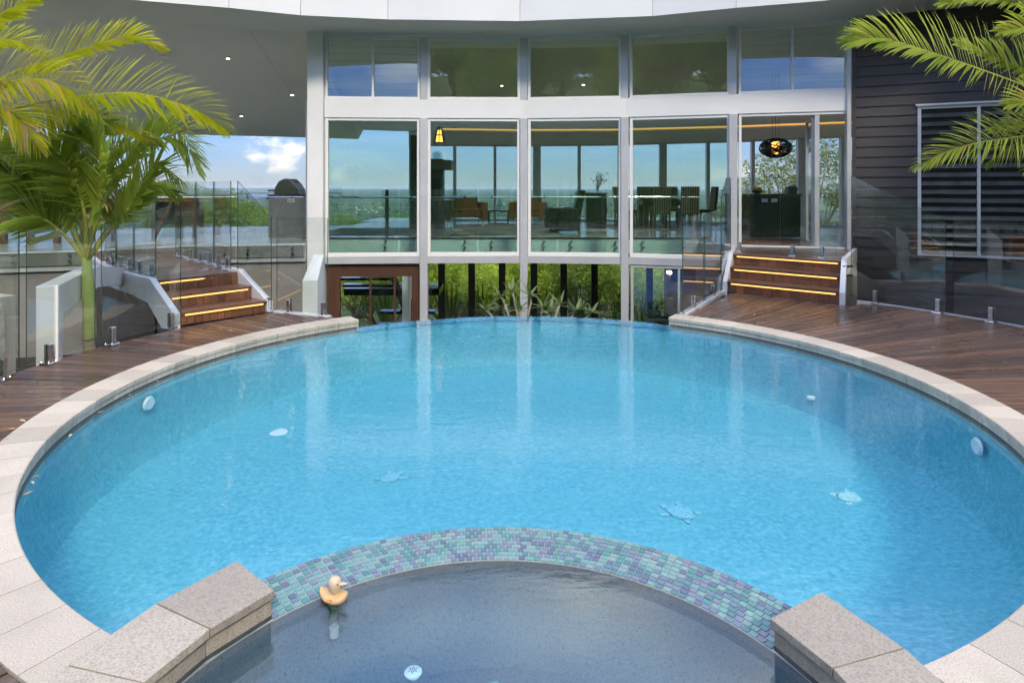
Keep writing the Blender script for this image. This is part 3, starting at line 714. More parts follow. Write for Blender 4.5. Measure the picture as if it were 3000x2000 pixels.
# balcony rail outside the back glazing
ob = empty('back_balcony_rail', (0, 22.5, .5), 'glass rail of the balcony outside the back windows', 'balustrade')
MB().box((2.5, 22.4, .45), (15, 2.6, .2)).obj('balcony_floor', M['terrace_tile'], ob)
for i in range(6): MB().box((-3.6+2.4*i, 23.3, 1.1), (2.3, .012, 1.0)).obj('pane', M['glass'], ob)

# ---- lower storey
MB().prism([(-4.4, 12.5), (5.85, 11.3), (9, 10.5), (9, 17.4), (-4.4, 17.4)], -2.45, -2.3).obj('lower_floor', M['tile_floor'], house)
mb = MB()
for u in (1294, 1382, 1471, 1564, 1651, 1741):
    p = V(u, 800, 17.0); mb = MB().box((p.x, 17.0, -1.0), (.175, .12, 2.6)); mb.obj('door_post', M['black'], house)
MB().box((-.2, 17.02, .20), (8.4, .16, .2)).obj('door_head', M['black'], house)
for i, (a_, b_) in enumerate(((-4.3, -2.9), (-2.9, -1.1), (-1.1, 0.6), (.6, 2.2), (2.2, 3.4))):
    MB().box(((a_+b_)/2, 17.02, -1.0), (b_-a_-.02, .01, 2.3)).obj('pane', M['pane_clear'], house)
MB().box((-2.25, 15.2, -1.0), (.12, 3.4, 2.6)).obj('inner_wall', M['white'], house)
# timber door set under the first bay
td = empty('timber_doors', (-2.6, 12.2, -2.3)); adopt(td, house)
a, b = FA[0]+Vector((.02, .08)), FA[1]+Vector((-.10, .08))
d = (b-a).normalized(); mb = MB()
slab(mb, a, a+d*.24, -2.3, .215, .12); slab(mb, b-d*.14, b, -2.3, .215, .12); slab(mb, a+d*.24, b-d*.14, -.03, .215, .12, .004); mb.obj('frame', M['brownframe'], td)
mb = MB()
for q in (.40, .76): c = (a+d*.24).lerp(b-d*.14, q if q != .40 else .42); slab(mb, c-d*.018, c+d*.018, -2.3, -.03, .05, .03)
slab(mb, a+d*.24, b-d*.14, -1.02, -.985, .05, .034); slab(mb, a.lerp(b, .47), a.lerp(b, .80), -1.32, -1.29, .05, .037); mb.obj('glazing_bar', M['brownframe'], td)
mb = MB(); slab(mb, a+d*.24, b-d*.14, -2.3, -.03, .008, .05); mb.obj('pane', M['pane_clear'], td)
mb = MB(); c = b-d*.13; mb.tube([(c.x, c.y-.06, -1.25), (c.x, c.y-.06, -.45)], .014, 8); mb.obj('pull_handle', M['steel'], td)
# indoor open stair seen through the doors
st = empty('indoor_stair', (-2.9, 15.2, -2.3)); adopt(st, house)
for i, (z, y, w, x) in enumerate(((-.22, 14.5, 1.2, -3.35), (-.42, 14.8, 1.2, -3.35), (-.62, 15.1, 1.2, -3.35), (-.84, 15.9, 2.3, -2.9), (-1.30, 15.4, 1.3, -2.5), (-1.55, 15.1, 1.3, -2.5))):
    MB().box((x, y, z), (w, .9 if i == 3 else .28, .16 if i == 3 else .06)).obj('tread', M['gloss_black'] if i != 3 else M['gloss_black'], st)
MB().bar((-2.72, 14.2, -.05), (-2.72, 16.3, -1.4), .06, .24).obj('stringer', M['black'], st)
# glass louvre window under the fourth bay and the lower room behind it
a, b = panel_between(FA[3], FA[4], .09, .09)
window(a, b, -2.3, .215, M['pane_clear'], .05, .5, 17, frame_mat=M['silver'], tilt=R_(16))
MB().box((5.2, 16.4, -1.0), (2.6, .12, 2.6)).obj('lower_wall', M['beige'], house)
MB().box((4.35, 16.3, -.4), (.62, .04, .62)).obj('wall_picture', M['black'], house)
wl_ = MB().lathe([(.05, -.03), (.055, 0), (.05, .03), (0, .035)], V(1961, 798, 15.2), 14).obj('wall_lamp', M['bulb'], house)
MB().box((3.62, 16.9, -1.0), (.16, .12, 2.6)).obj('door_post', M['black'], house)

# ---- charcoal wing on the right
WA, WB = Vector((5.85, 11.06)), Vector((9.2, 9.46))
wd = (WB-WA).normalized(); wn_ = Vector((-wd.y, wd.x)); wn_ = wn_ if wn_.y > 0 else -wn_
wall = MB(); slab(wall, WA+wd*.02, WB, -2.3, ZE, .1, .06)
def wpt(u):
    k = (u-1500)/FP; s = (k*WA.y-WA.x)/(wd.x-k*wd.y); return s
s1, s2, s3 = wpt(2689), wpt(2866), wpt(2905)
cw = wall.obj('cladding_wall', M['black'], house)
MB().box((WA.x+.035, WA.y-.02, 1.15), (.06, .06, 6.9), math.atan2(wd.y, wd.x)).obj('corner_trim', M['cladding'], cw)
WZ0, WZ1 = .545, 3.02
bh = .172; nb_ = int((ZE+.9)/bh)
Lw = (WB-WA).length
for i in range(nb_+1):
    z0 = -.9+i*bh; z1 = min(z0+bh, ZE-.003)
    if z1-z0 < .03: continue
    spans = [(.07, Lw)]
    if z1 > WZ0+.02 and z0 < WZ1-.02: spans = [(.07, s1)]
    for p, q in spans:
        pa, pb = WA+wd*p, WA+wd*q
        f = wn_
        # lapped board: bottom edge proud of the top edge
        MB().hexa([(*(pa+f*.012), z0), (*(pb+f*.012), z0), (*(pb+f*.055), z0), (*(pa+f*.055), z0)], [(*(pa+f*.034), z1), (*(pb+f*.034), z1), (*(pb+f*.055), z1), (*(pa+f*.055), z1)]).obj('board', M['cladding'], cw)
M['louvre_dark'] = plain('smoked_louvre', (.10, .105, .10), .16, var=.2, coat=.3)
pa, pb = WA+wd*s1, WA+wd*(s3+1.4)
window(pa, pb, WZ0, WZ1, M['louvre_dark'], .05, (s2-s1)/(s3+1.4-s1), 17, tilt=R_(38))
mb = MB(); slab(mb, pa-wd*.03, pb+wd*.03, WZ1, WZ1+.03, .12, -.03); mb.obj('window_hood', M['white'], house)
MB().hexa([(7.9, 9.0, -.6), (9.2, 9.4, -.6), (14, -3, -.6), (8.7, -3, -.6)], [(7.9, 9.0, -.55), (9.2, 9.4, -.55), (14, -3, -.55), (8.7, -3, -.55)]).obj('added_wing_floor', M['render_grey'], house)  # floor of the added wing, out of view
MB().box((9.0, 3.2, 2.0), (.15, 12.4, 5.2)).obj('added_wing_wall', M['cladding'], house)  # wall under the added shading roof, out of view

# ================================================================== air: even haze over the whole valley
hz = MB().box((0, 0, -48), (70000, 70000, 220)).obj('haze', plain('x', (1, 1, 1)), kind='stuff')
t = NT('valley_haze'); pv = t.n('ShaderNodeVolumePrincipled'); pv.inputs['Color'].default_value = (.86, .93, 1, 1); pv.inputs['Density'].default_value = 4.5e-5; pv.inputs['Anisotropy'].default_value = .2
t.l(pv.outputs[0], t.out.inputs['Volume']); hz.data.materials[0] = t.m; tag(hz, 'thin pale blue haze lying over the valley', 'haze')
# ================================================================== pool
pool = empty('swimming_pool', (PC.x, PC.y, -1.0), 'round blue plastered swimming pool with cream stone coping and vanishing far edge', 'pool')
NS = 120
def ring(r, z, n=NS): return [pol(360*i/n, r, z) for i in range(n)]
mb = MB(); prof = [(PR+.004, -.03), (PR-.004, -.45), (PR-.08, -.60), (PR-.30, -.69), (PR-.9, -.72)]
pts = sum([ring(r, z) for r, z in prof], []); fs = [(j*NS+i, j*NS+(i+1) % NS, (j+1)*NS+(i+1) % NS, (j+1)*NS+i) for j in range(len(prof)-1) for i in range(NS)]
fs.append(tuple((len(prof)-1)*NS+i for i in range(NS))); mb.add(pts, fs); mb.obj('shell', M['plaster'], pool, smooth=True)
# outer structural wall and vanishing edge
mb = MB()
for a0 in range(56, 128, 1):
    mb.hexa([pol(a0, PR-.025, -.05), pol(a0+1, PR-.025, -.05), pol(a0+1, PR+.02, -.05), pol(a0, PR+.02, -.05)], [pol(a0, PR-.025, -.012), pol(a0+1, PR-.025, -.012), pol(a0+1, PR+.02, -.012), pol(a0, PR+.02, -.012)])
    mb.hexa([pol(a0, PR+.022, -2.9), pol(a0+1, PR+.022, -2.9), pol(a0+1, PR+.16, -2.9), pol(a0, PR+.16, -2.9)], [pol(a0, PR+.022, -.014), pol(a0+1, PR+.022, -.014), pol(a0+1, PR+.16, -.05), pol(a0, PR+.16, -.05)])
mb.obj('vanishing_edge', M['rim'], pool)
mb = MB()
for a0 in range(128, 416, 2):
    mb.hexa([pol(a0, PR+.006, -2.9), pol(a0+2, PR+.006, -2.9), pol(a0+2, PR+.2, -2.9), pol(a0, PR+.2, -2.9)], [pol(a0, PR+.006, -.034), pol(a0+2, PR+.006, -.034), pol(a0+2, PR+.2, -.034), pol(a0, PR+.2, -.034)])
mb.obj('pool_wall', M['grout'], pool)
mb = MB(); mb.poly([pol(360*i/NS, PR+.03 if 57 < 360*i/NS < 127 else PR+.004, 0.0) for i in range(NS)])
tag(mb.obj('water', M['water']), kind='structure')
# coping stones: one wedge mesh, turned round the pool
CO = 3.49
def coping(a0, a1, n):
    st = (a1-a0)/n; g = .035; me = None
    for k in range(n):
        a = a0+k*st
        if me is None:
            h0, h1 = R_(g), R_(st-g); sub = 3; mb = MB()
            secs = []
            for j in range(sub+1):
                t = h0+(h1-h0)*j/sub; c, s = math.cos(t), math.sin(t)
                secs.append([(r*c, r*s, z) for r, z in ((PR, -.045), (PR, .052), (PR-.010, .056), (PR-.010, ZD+.003), (PR-.004, ZD+.008), (CO, ZD+.008), (CO, -.045))])
            m = len(secs[0])
            mb.add(sum(secs, []), [(j*m+i, j*m+(i+1) % m, (j+1)*m+(i+1) % m, (j+1)*m+i) for j in range(sub) for i in range(m)]+[tuple(range(m)), tuple(sub*m+i for i in range(m-1, -1, -1))])
            me = mb.mesh('coping_stone'); me.materials.append(M['coping'])
        o = inst(me, 'coping_stone', pool, (PC.x, PC.y, random.uniform(-.0012, .0012)), R_(a))
coping(127.3, 244.9, 26); coping(287.6-360, 56.6, 28)
for a0, a1 in ((127.6, 243), (-71, 56.3)):
    n = 60; mb = MB()
    for i in range(n):
        p, q = a0+(a1-a0)*i/n, a0+(a1-a0)*(i+1)/n
        mb.hexa([pol(p, PR-.003, -.03), pol(q, PR-.003, -.03), pol(q, PR+.01, -.03), pol(p, PR+.01, -.03)], [pol(p, PR-.003, .008), pol(q, PR-.003, .008), pol(q, PR+.01, .008), pol(p, PR+.01, .008)])
    mb.obj('waterline_stain', M['wetline'], pool)
mb = MB()
for a0, a1 in ((127.35, 243), (-71, 56.55)):
    n = 60
    for i in range(n):
        p, q = a0+(a1-a0)*i/n, a0+(a1-a0)*(i+1)/n
        mb.hexa([pol(p, PR+.02, -.04), pol(q, PR+.02, -.04), pol(q, CO-.01, -.04), pol(p, CO-.01, -.04)], [pol(p, PR+.02, ZD-.004), pol(q, PR+.02, ZD-.004), pol(q, CO-.01, ZD-.004), pol(p, CO-.01, ZD-.004)])
mb.obj('mortar_bed', M['wetline'], pool)
# pool lights on the wall and fittings on the floor
def wall_light(u, v, nm, label):
    d = (G(u, v, -.14).xy-PC).normalized(); a = math.degrees(math.atan2(d.y, d.x)); p = pol(a, PR-.03, -.15)
    yaw = R_(a)
    mb = MB(); ring_ = []
    for k in range(14):
        th = 2*math.pi*k/14; ring_.append((.075*math.cos(th), .06*math.sin(th)))
    m = Matrix.Translation(p) @ Matrix.Rotation(yaw, 4, 'Z')
    mb.add([m @ Vector((0, y, z)) for y, z in ring_]+[m @ Vector((-.016, y*.8, z*.8)) for y, z in ring_], [tuple(range(14, 28))]+[(k, (k+1) % 14, 14+(k+1) % 14, 14+k) for k in range(14)])
    mb.obj('pool_light', M['white_plastic'], pool, smooth=True)
wall_light(411, 1177, '', ''); wall_light(2885, 1304, '', '')
p = G(813, 1266, -.71)
MB().lathe([(.10, 0), (.10, .012), (.085, .02), (0, .022)], (p.x, p.y, -.722), 20).obj('suction_cover', M['white_plastic'], pool)
p = G(2625, 1157, -.2); MB().lathe([(.04, 0), (.04, .02), (0, .03)], (pol(25, PR-.06, -.45)), 14).obj('return_fitting', M['white_plastic'], pool)
# turtle mosaics laid into the floor
tm1 = plain('turtle_tile_pale', (.42, .66, .68), .4, var=.3, scale=55); tm2 = plain('turtle_tile_blue', (.23, .52, .64), .4, var=.3, scale=55); tm3 = plain('turtle_tile_dark', (.17, .46, .57), .5, var=.3, scale=55)
def turtle(u, v, yaw, s, label, shellm):
    p = G(u, v, -.705); e = empty('turtle_mosaic', (p.x, p.y, -.717), label, 'mosaic', 'turtle mosaics on the pool floor')
    def flat(name, pts, z, m):
        o = MB().prism(pts, z, z+.006).obj(name, m); o.parent = e
    el = lambda rx, ry, cx=0, cy=0, rot=0, n=18: [(cx+rx*math.cos(t)*math.cos(rot)-ry*math.sin(t)*math.sin(rot), cy+rx*math.cos(t)*math.sin(rot)+ry*math.sin(t)*math.cos(rot)) for t in [2*math.pi*k/n for k in range(n)]]
    flat('shell', el(.125, .10), .002, shellm); flat('shell_rim', el(.14, .112), 0, tm3); flat('head', el(.045, .034, .175, 0), 0, shellm)
    for sx, sy, r in ((.085, .12, .9), (.085, -.12, -.9), (-.11, .09, 2.3), (-.11, -.09, -2.3)): flat('flipper', el(.075 if sx > 0 else .05, .026, sx, sy, r), 0, shellm)
    e.rotation_euler.z = yaw; e.scale = (s, s, 1)
turtle(2492, 1452, .3, .78, 'pale turtle mosaic on the right of the pool floor', tm1)
turtle(1995, 1497, 2.4, .80, 'blue turtle mosaic on the pool floor just beyond the spa', tm2)
turtle(1143, 1396, .9, .65, 'pale blue turtle mosaic on the left of the pool floor', tm2)

# ================================================================== spa
spa = empty('spa', (SPC.x, SPC.y, -.9), 'round slate blue spa with mosaic spillway in front of the pool', 'spa')
def sp_(a, r, z): return pol(a, r, z, SPC)
SA0, SA1 = 30.8, 139.3            # spillway between the raised stones
mb = MB(); n = 72
ringp = lambda r, z: [sp_(360*i/n, r, z) for i in range(n)]
pr = [(SI-.004, .028), (SI-.010, -.10), (SI-.05, -.20), (SI-.13, -.262), (SI-.22, -.279)]
mb.add(sum([ringp(*q) for q in pr], []), [(j*n+i, (j+1)*n+i, (j+1)*n+(i+1) % n, j*n+(i+1) % n) for j in range(4) for i in range(n)])
mb.obj('wall', M['spa_plaster'], spa, smooth=True)
# seat with a foot well
mb = MB(); hole = [sp_(75, .84, -.28), sp_(112, .88, -.28), Vector((-.34, 1.2, -.28)), Vector((-.05, .9, -.28)), Vector((.30, 1.1, -.28))]
hole = [Vector((-.20, 2.475, -.28)), Vector((-.05, 2.52, -.28)), Vector((.05, 2.47, -.28)), Vector((.22, 2.49, -.28)), Vector((.30, 2.2, -.28)), Vector((.1, 1.7, -.28)), Vector((-.3, 1.7, -.28)), Vector((-.32, 2.3, -.28))]
outer = ringp(SI-.20, -.28)
bm = bmesh.new(); vo_ = [bm.verts.new(p) for p in outer]; vh = [bm.verts.new(p) for p in hole]
eo = [bm.edges.new((vo_[i], vo_[(i+1) % n])) for i in range(n)]; eh = [bm.edges.new((vh[i], vh[(i+1) % len(vh)])) for i in range(len(vh))]
bmesh.ops.triangle_fill(bm, use_beauty=True, edges=eo+eh); me = bpy.data.meshes.new('seat'); bm.to_mesh(me); bm.free(); me.materials.append(M['spa_plaster'])
inst(me, 'seat', spa)
mb = MB(); k = len(hole); low = [Vector((p.x, p.y, -.62)) for p in hole]
mb.add(hole+low, [(i, (i+1) % k, k+(i+1) % k, k+i) for i in range(k)]+[tuple(range(k, 2*k))]); mb.obj('foot_well', M['spa_plaster'], spa)
# structural ring
mb = MB()
for i in range(90):
    a, b = 4*i, 4*i+4
    top = .0305 if SA0-2 < a+2 < SA1+2 else .03
    mb.hexa([sp_(a, SI, -1.2), sp_(b, SI, -1.2), sp_(b, SO, -1.2), sp_(a, SO, -1.2)], [sp_(a, SI, top), sp_(b, SI, top), sp_(b, SO, top), sp_(a, SO, top)])
mb.obj('ring_wall', M['grout'], spa)
tag(MB().poly([sp_(360*i/n, SI+.004, .030) for i in range(n)]).obj('spa_water', M['spa_water']), kind='structure')
# spillway tiles, running bond in rings
tiles = []
rows = 9; rw = (SO-SI)/rows
for j in range(rows):
    r0, r1 = SI+j*rw, SI+(j+1)*rw; tw = .0335/((r0+r1)/2); a = R_(SA0)+(tw*.5 if j % 2 else 0)
    while a < R_(SA1)-.002:
        b = min(a+tw, R_(SA1)); tiles.append((a, b, r0, r1)); a = b
gap = .0016
def tile_geo(tl):
    a, b, r0, r1 = tl; z0 = .026; z1 = .0345+random.uniform(-.0008, .0008); rm = (r0+r1)/2; ga = gap/rm
    q = lambda a_, r_, z_: Vector((SPC.x+r_*math.cos(a_), SPC.y+r_*math.sin(a_), z_))
    lo = [q(a+ga, r0+gap, z0), q(b-ga, r0+gap, z0), q(b-ga, r1-gap, z0), q(a+ga, r1-gap, z0)]
    hi = [q(a+ga*1.5, r0+gap*1.5, z1), q(b-ga*1.5, r0+gap*1.5, z1), q(b-ga*1.5, r1-gap*1.5, z1), q(a+ga*1.5, r1-gap*1.5, z1)]
    return lo, hi
order = sorted(range(len(tiles)), key=lambda i: SPC.y+tiles[i][2]*math.sin((tiles[i][0]+tiles[i][1])/2))
big = set(order[:300])
rest = MB()
random.shuffle(tiles) if False else None
for i, tl in enumerate(tiles):
    lo, hi = tile_geo(tl)
    if i in big: MB().hexa(lo, hi).obj('mosaic_tile', M['mosaic'], spa)
    else: rest.hexa(lo, hi)
# outer drop face of the spillway
a = R_(SA0)
while a < R_(SA1)-.01:
    b = a+.0335/SO; g_ = gap/SO
    q = lambda a_, r_, z_: Vector((SPC.x+r_*math.cos(a_), SPC.y+r_*math.sin(a_), z_))
    for z0, z1 in ((.004, .030), (-.026, .001)):
        rest.hexa([q(a+g_, SO-.002, z0), q(b-g_, SO-.002, z0), q(b-g_, SO+.006, z0), q(a+g_, SO+.006, z0)], [q(a+g_, SO-.002, z1), q(b-g_, SO-.002, z1), q(b-g_, SO+.006, z1), q(a+g_, SO+.006, z1)])
    a = b
for (x0, y0), (x1, y1) in (((-.20, 2.475), (-.05, 2.52)), ((.05, 2.47), (.22, 2.49))):
    for i in range(5):
        p, q = Vector((x0, y0)).lerp(Vector((x1, y1)), (i+.05)/5), Vector((x0, y0)).lerp(Vector((x1, y1)), (i+.95)/5); slab(rest, p, q, -.284, -.276, .022, -.004)
rest.obj('mosaic_border', M['mosaic'], spa, kind='stuff')
# raised granite stones round the rest of the spa
def stone(a0, a1):
    g = .12; mb = MB()
    def wedge(r0, r1, z0, z1, gg):
        pts = [(a0+gg, r0), (a1-gg, r0), (a1-gg, r1), (a0+gg, r1)]
        mb.hexa([sp_(a, r, z0) for a, r in pts], [sp_(a, r, z1) for a, r in pts])
    wedge(SI-.012, SO+.012, .118, .150, g); o = mb.obj('granite_cap', M['spa_stone'], spa, bevel=.003, seg=2)
    mb = MB(); wedge(SI+.010, SO, -.24, .116, g*.9); c = mb.obj('granite_block', M['spa_stone'], spa, bevel=.002)
    mb = MB(); wedge(SI+.008, SI+.02, -.02, .046, g*.7); mb.obj('waterline_stain', M['wetline'], spa)
ang = 139.3
while ang < 139.3+251.4-1:
    stone(ang, ang+13.23); ang += 13.23
# drain cover on the seat
p = G(1210, 1972, -.28); dr = MB().lathe([(.036, -.002), (.036, .008), (.028, .013), (0, .014)], (p.x, p.y, -.279), 24).obj('drain_cover', M['white_plastic'], spa, smooth=True)
mb = MB()
for k in range(12): mb.lathe([(.0022, .0135), (.0022, .0165), (0, .0165)], (p.x+.016*math.cos(k*.5236)*(1 if k % 2 else .5), p.y+.016*math.sin(k*.5236)*(1 if k % 2 else .5), -.279), 6)
mb.obj('drain_hole', M['bbq'], dr)

# duck shaped dispenser floating in the spa
p = G(978, 1752, .03); dk = empty('duck_floater', (p.x, p.y, .03), 'faded plastic duck float with clear dosing tube in the spa', 'pool float')
def sub(name, mbx, mat, par, smooth=True, sd_=2):
    o = mbx.obj(name, mat, None, smooth=smooth); o.parent = par
    if sd_: s_ = o.modifiers.new('sub', 'SUBSURF'); s_.levels = sd_; s_.render_levels = sd_
    return o
mb = MB(); secs = [(-.058, .012, .022, .020), (-.048, .024, .016, .016), (-.03, .038, .004, .018), (0, .045, 0, .020), (.03, .041, 0, .024), (.050, .026, .006, .018), (.057, .010, .010, .010)]
n_ = 12; vs = []
for x, w, zc, hh in secs: vs += [(x, w*math.cos(2*math.pi*k/n_), zc+hh*math.sin(2*math.pi*k/n_)+.006) for k in range(n_)]
mb.add(vs, [(j*n_+k, j*n_+(k+1) % n_, (j+1)*n_+(k+1) % n_, (j+1)*n_+k) for j in range(len(secs)-1) for k in range(n_)]+[tuple(range(n_-1, -1, -1)), tuple((len(secs)-1)*n_+k for k in range(n_))])
sub('body', mb, M['duck'], dk, sd_=1)
mb = MB().lathe([(.0, -.036), (.016, -.034), (.022, -.02), (.026, 0), (.024, .016), (.014, .026), (0, .028)], (.004, 0, .060), 16)
hd = sub('head', mb, M['duck_head'], dk, sd_=0)
mb = MB().add([(.022, -.012, .058), (.022, .012, .058), (.022, 0, .068), (.056, -.005, .066), (.056, .005, .066), (.022, 0, .052)], [(0, 3, 4, 1, ), (0, 2, 3), (2, 4, 3), (1, 4, 2), (0, 1, 5)])
sub('beak', mb, M['duck_head'], dk, sd_=0); sub('lower_beak', MB().add([(.02, -.010, .055), (.02, .010, .055), (.048, 0, .058), (.022, 0, .047)], [(0, 2, 1), (0, 3, 2), (1, 2, 3)]), M['pink'], dk, sd_=0)
for s_ in (-1, 1): sub('eye', MB().lathe([(.0, -.004), (.0042, 0), (.0, .004)], (.022, s_*.0165, .067), 10), M['gloss_black'], dk, sd_=0)
for s_ in (-1, 1): sub('wing_patch', MB().lathe([(.0, -.006), (.011, 0), (.0, .006)], (.0, s_*.041, .016), 10), M['orange'], dk, sd_=0)
sub('collar', MB().lathe([(.022, 0), (.020, -.03), (.014, -.042), (.014, -.05)], (0, 0, -.006), 16), plain('green_plastic', (.05, .12, .07), .5), dk, sd_=0)
sub('dosing_tube', MB().lathe([(.0155, -.046), (.0155, -.115)], (0, 0, 0), 16), M['tube'], dk, sd_=0)
sub('tube_cap', MB().lathe([(.019, -.112), (.019, -.150), (.017, -.152), (0, -.152)], (0, 0, 0), 16), plain('mauve_plastic', (.55, .50, .52), .5), dk, sd_=0)
dk.rotation_euler.z = -.15

# ================================================================== decks of boards fanning out from the pool
def outer_left(a):
    if a < 136: return 3.60+(4.40-3.60)*max(0, (a-130)/6)
    return 4.40
def outer_right(a):
    if a > 55.2: return 3.62
    if a > 39.5: return 5.60
    return 5.60+.47*sstep(39.5, 36, a) if a > 30 else 6.07
def deck(name, a0, a1, w, rout, label):
    st = math.degrees(w/4.4); n = int(round((a1-a0)/st)); st = (a1-a0)/n
    mb = MB()
    for i in range(n):
        a, b = a0+i*st, a0+(i+1)*st; r = max(CO+.02, rout((a+b)/2)-.03)
        mb.hexa([pol(a, CO-.005, -.06), pol(b, CO-.005, -.06), pol(b, r, -.06), pol(a, r, -.06)], [pol(a, CO-.005, ZD-.026), pol(b, CO-.005, ZD-.026), pol(b, r, ZD-.026), pol(a, r, ZD-.026)])
    d = mb.obj(name, M['wetline']); tag(d, kind='structure')
    cache = {}
    for i in range(n):
        a = a0+i*st; r1 = round(rout(a+st/2), 2)
        if r1 < CO+.05: continue
        if r1 not in cache:
            h = R_(st/2); g0 = .0055; c, s = math.cos(h), math.sin(h); r0 = CO+.004
            p = [(r0*c, -r0*s+g0, 0), (r0*c, r0*s-g0, 0), (r1*c, r1*s-g0, 0), (r1*c, -r1*s+g0, 0)]
            mm = MB().hexa([(x, y, ZD-.024) for x, y, _ in reversed(p)], [(x, y, ZD) for x, y, _ in reversed(p)])
            me = mm.mesh('board'); me.materials.append(M['deck']); cache[r1] = me
        inst(cache[r1], 'board', d, (PC.x, PC.y, random.uniform(-.0015, .0015)), R_(a+st/2))
    return d
dl = deck('deck_left', 130, 246, .125, outer_left, '')
dr_ = deck('deck_right', -70, 56.2, .115, outer_right, '')
mb = MB()
for i in range(36):
    a, b = 39.4-i*2, 37.4-i*2
    mb.hexa([pol(a, 6.075, .03), pol(b, 6.075, .03), pol(b, 6.125, .03), pol(a, 6.125, .03)], [pol(a, 6.075, ZD+.012), pol(b, 6.075, ZD+.012), pol(b, 6.125, ZD+.012), pol(a, 6.125, ZD+.012)])
mb.obj('edge_strip', M['stringer'], dr_)
mb = MB(); mb.bar((2.13, 7.98, ZD), (3.20, 9.78, ZD), .085, .05); mb.obj('edge_strip', M['stringer'], dr_)
mb = MB(); mb.bar((-3.02, 8.20, ZD-.002), (-2.24, 7.86, ZD-.002), .09, .04); mb.obj('edge_strip', M['stringer'], dl)
# paving in front of the spa, under the viewer
tag(MB().prism([(-3.2, 1.6), (-1.7, 1.95), (-1.5, 1.2), (-1.0, .3), (-.9, -.2), (.9, -.2), (1.0, .4), (1.4, 1.2), (1.7, 1.8), (3.3, 1.5), (4.2, -.6), (4.6, -4), (-4.6, -4), (-4.2, -.6)], -.3, ZD-.03).obj('paving', M['deck']), kind='structure')

# ================================================================== stairs
def stair(name, bl, br, tl, tr, zt, label, bw_):
    e = empty(name, (*((Vector(bl)+Vector(br))/2), ZD), label, 'stairs')
    bl, br, tl, tr = (Vector(p) for p in (bl, br, tl, tr)); rise = (zt-ZD)/3
    along = (br-bl).normalized()
    for k in range(3):
        a, b = bl.lerp(tl, k/2), br.lerp(tr, k/2); z0, z1 = ZD+rise*k, ZD+rise*(k+1)
        inn = ((tl-bl)+(tr-br)).normalized(); L = (b-a).length; n = max(3, int(L/bw_)); 
        for i in range(n):
            p, q = a+along*(L*i/n+.003), a+along*(L*(i+1)/n-.003)
            MB().hexa([(*p, z0+.002), (*q, z0+.002), (*(q+inn*.02), z0+.002), (*(p+inn*.02), z0+.002)], [(*p, z1-.03), (*q, z1-.03), (*(q+inn*.02), z1-.03), (*(p+inn*.02), z1-.03)]).obj('riser_board', M['riser'], e)
        MB().hexa([(*(a+inn*.021), z0-.02), (*(b+inn*.021), z0-.02), (*(b+inn*.06), z0-.02), (*(a+inn*.06), z0-.02)], [(*(a+inn*.021), z1-.03), (*(b+inn*.021), z1-.03), (*(b+inn*.06), z1-.03), (*(a+inn*.06), z1-.03)]).obj('riser_backing', M['black'], e)
        if k < 2:
            c, d_ = bl.lerp(tl, (k+1)/2), br.lerp(tr, (k+1)/2)
            for j in range(2):
                f0, f1 = j/2, (j+1)/2
                p0, p1, q0, q1 = a.lerp(c, f0)-inn*(.03 if j == 0 else -.004), b.lerp(d_, f0)-inn*(.03 if j == 0 else -.004), a.lerp(c, f1), b.lerp(d_, f1)
                MB().hexa([(*p0, z1-.028), (*p1, z1-.028), (*q1, z1-.028), (*q0, z1-.028)], [(*p0, z1), (*p1, z1), (*q1, z1), (*q0, z1)]).obj('tread', M['tread'], e)
        else:
            p0, p1, q0, q1 = a-inn*.03, b-inn*.03, a+inn*.12, b+inn*.12
            MB().hexa([(*p0, z1-.028), (*p1, z1-.028), (*q1, z1-.028), (*q0, z1-.028)], [(*p0, z1), (*p1, z1), (*q1, z1), (*q0, z1)]).obj('tread', M['tread'], e)
        p, q = a+along*.06-inn*.022, b-along*.05-inn*.022
        MB().bar((*p, z1-.040), (*q, z1-.040), .014, .016).obj('light_strip', M['led'], e)
    for s_, (b0, t0) in ((-1, (bl, tl)), (1, (br, tr))):
        off = along*s_*.035; out = (t0-b0).normalized()
        b0, t0 = b0+off-out*.03, t0+off
        prof = [(b0, ZD-.05), (b0, ZD+rise*.92), (t0-out*.04, zt+.035), (t0+out*.35, zt+.035), (t0+out*.35, zt-.22), (t0, zt-.26), (b0+out*.30, ZD-.05)]
        w = along*.035
        nn = len(prof); v1 = [(*(p-w), z) for p, z in prof]; v2 = [(*(p+w), z) for p, z in prof]
        MB().add(v1+v2, [tuple(range(nn)), tuple(range(2*nn-1, nn-1, -1))]+[(i, nn+i, nn+(i+1) % nn, (i+1) % nn) for i in range(nn)]).obj('stringer', M['stringer'], e)
    return e
stair('right_stairs' if False else 'deck_stairs', (3.27, 9.74), (4.46, 8.74), (3.564, 10.325), (4.77, 9.29), ZU, 'dark timber steps with three glowing strips up to the glass door', .125)
stair('deck_stairs', (-3.83, 7.38), (-3.13, 8.16), (-4.33, 7.76), (-3.68, 8.56), ZL, 'brown timber steps with glowing strips beside the small palm', .085)
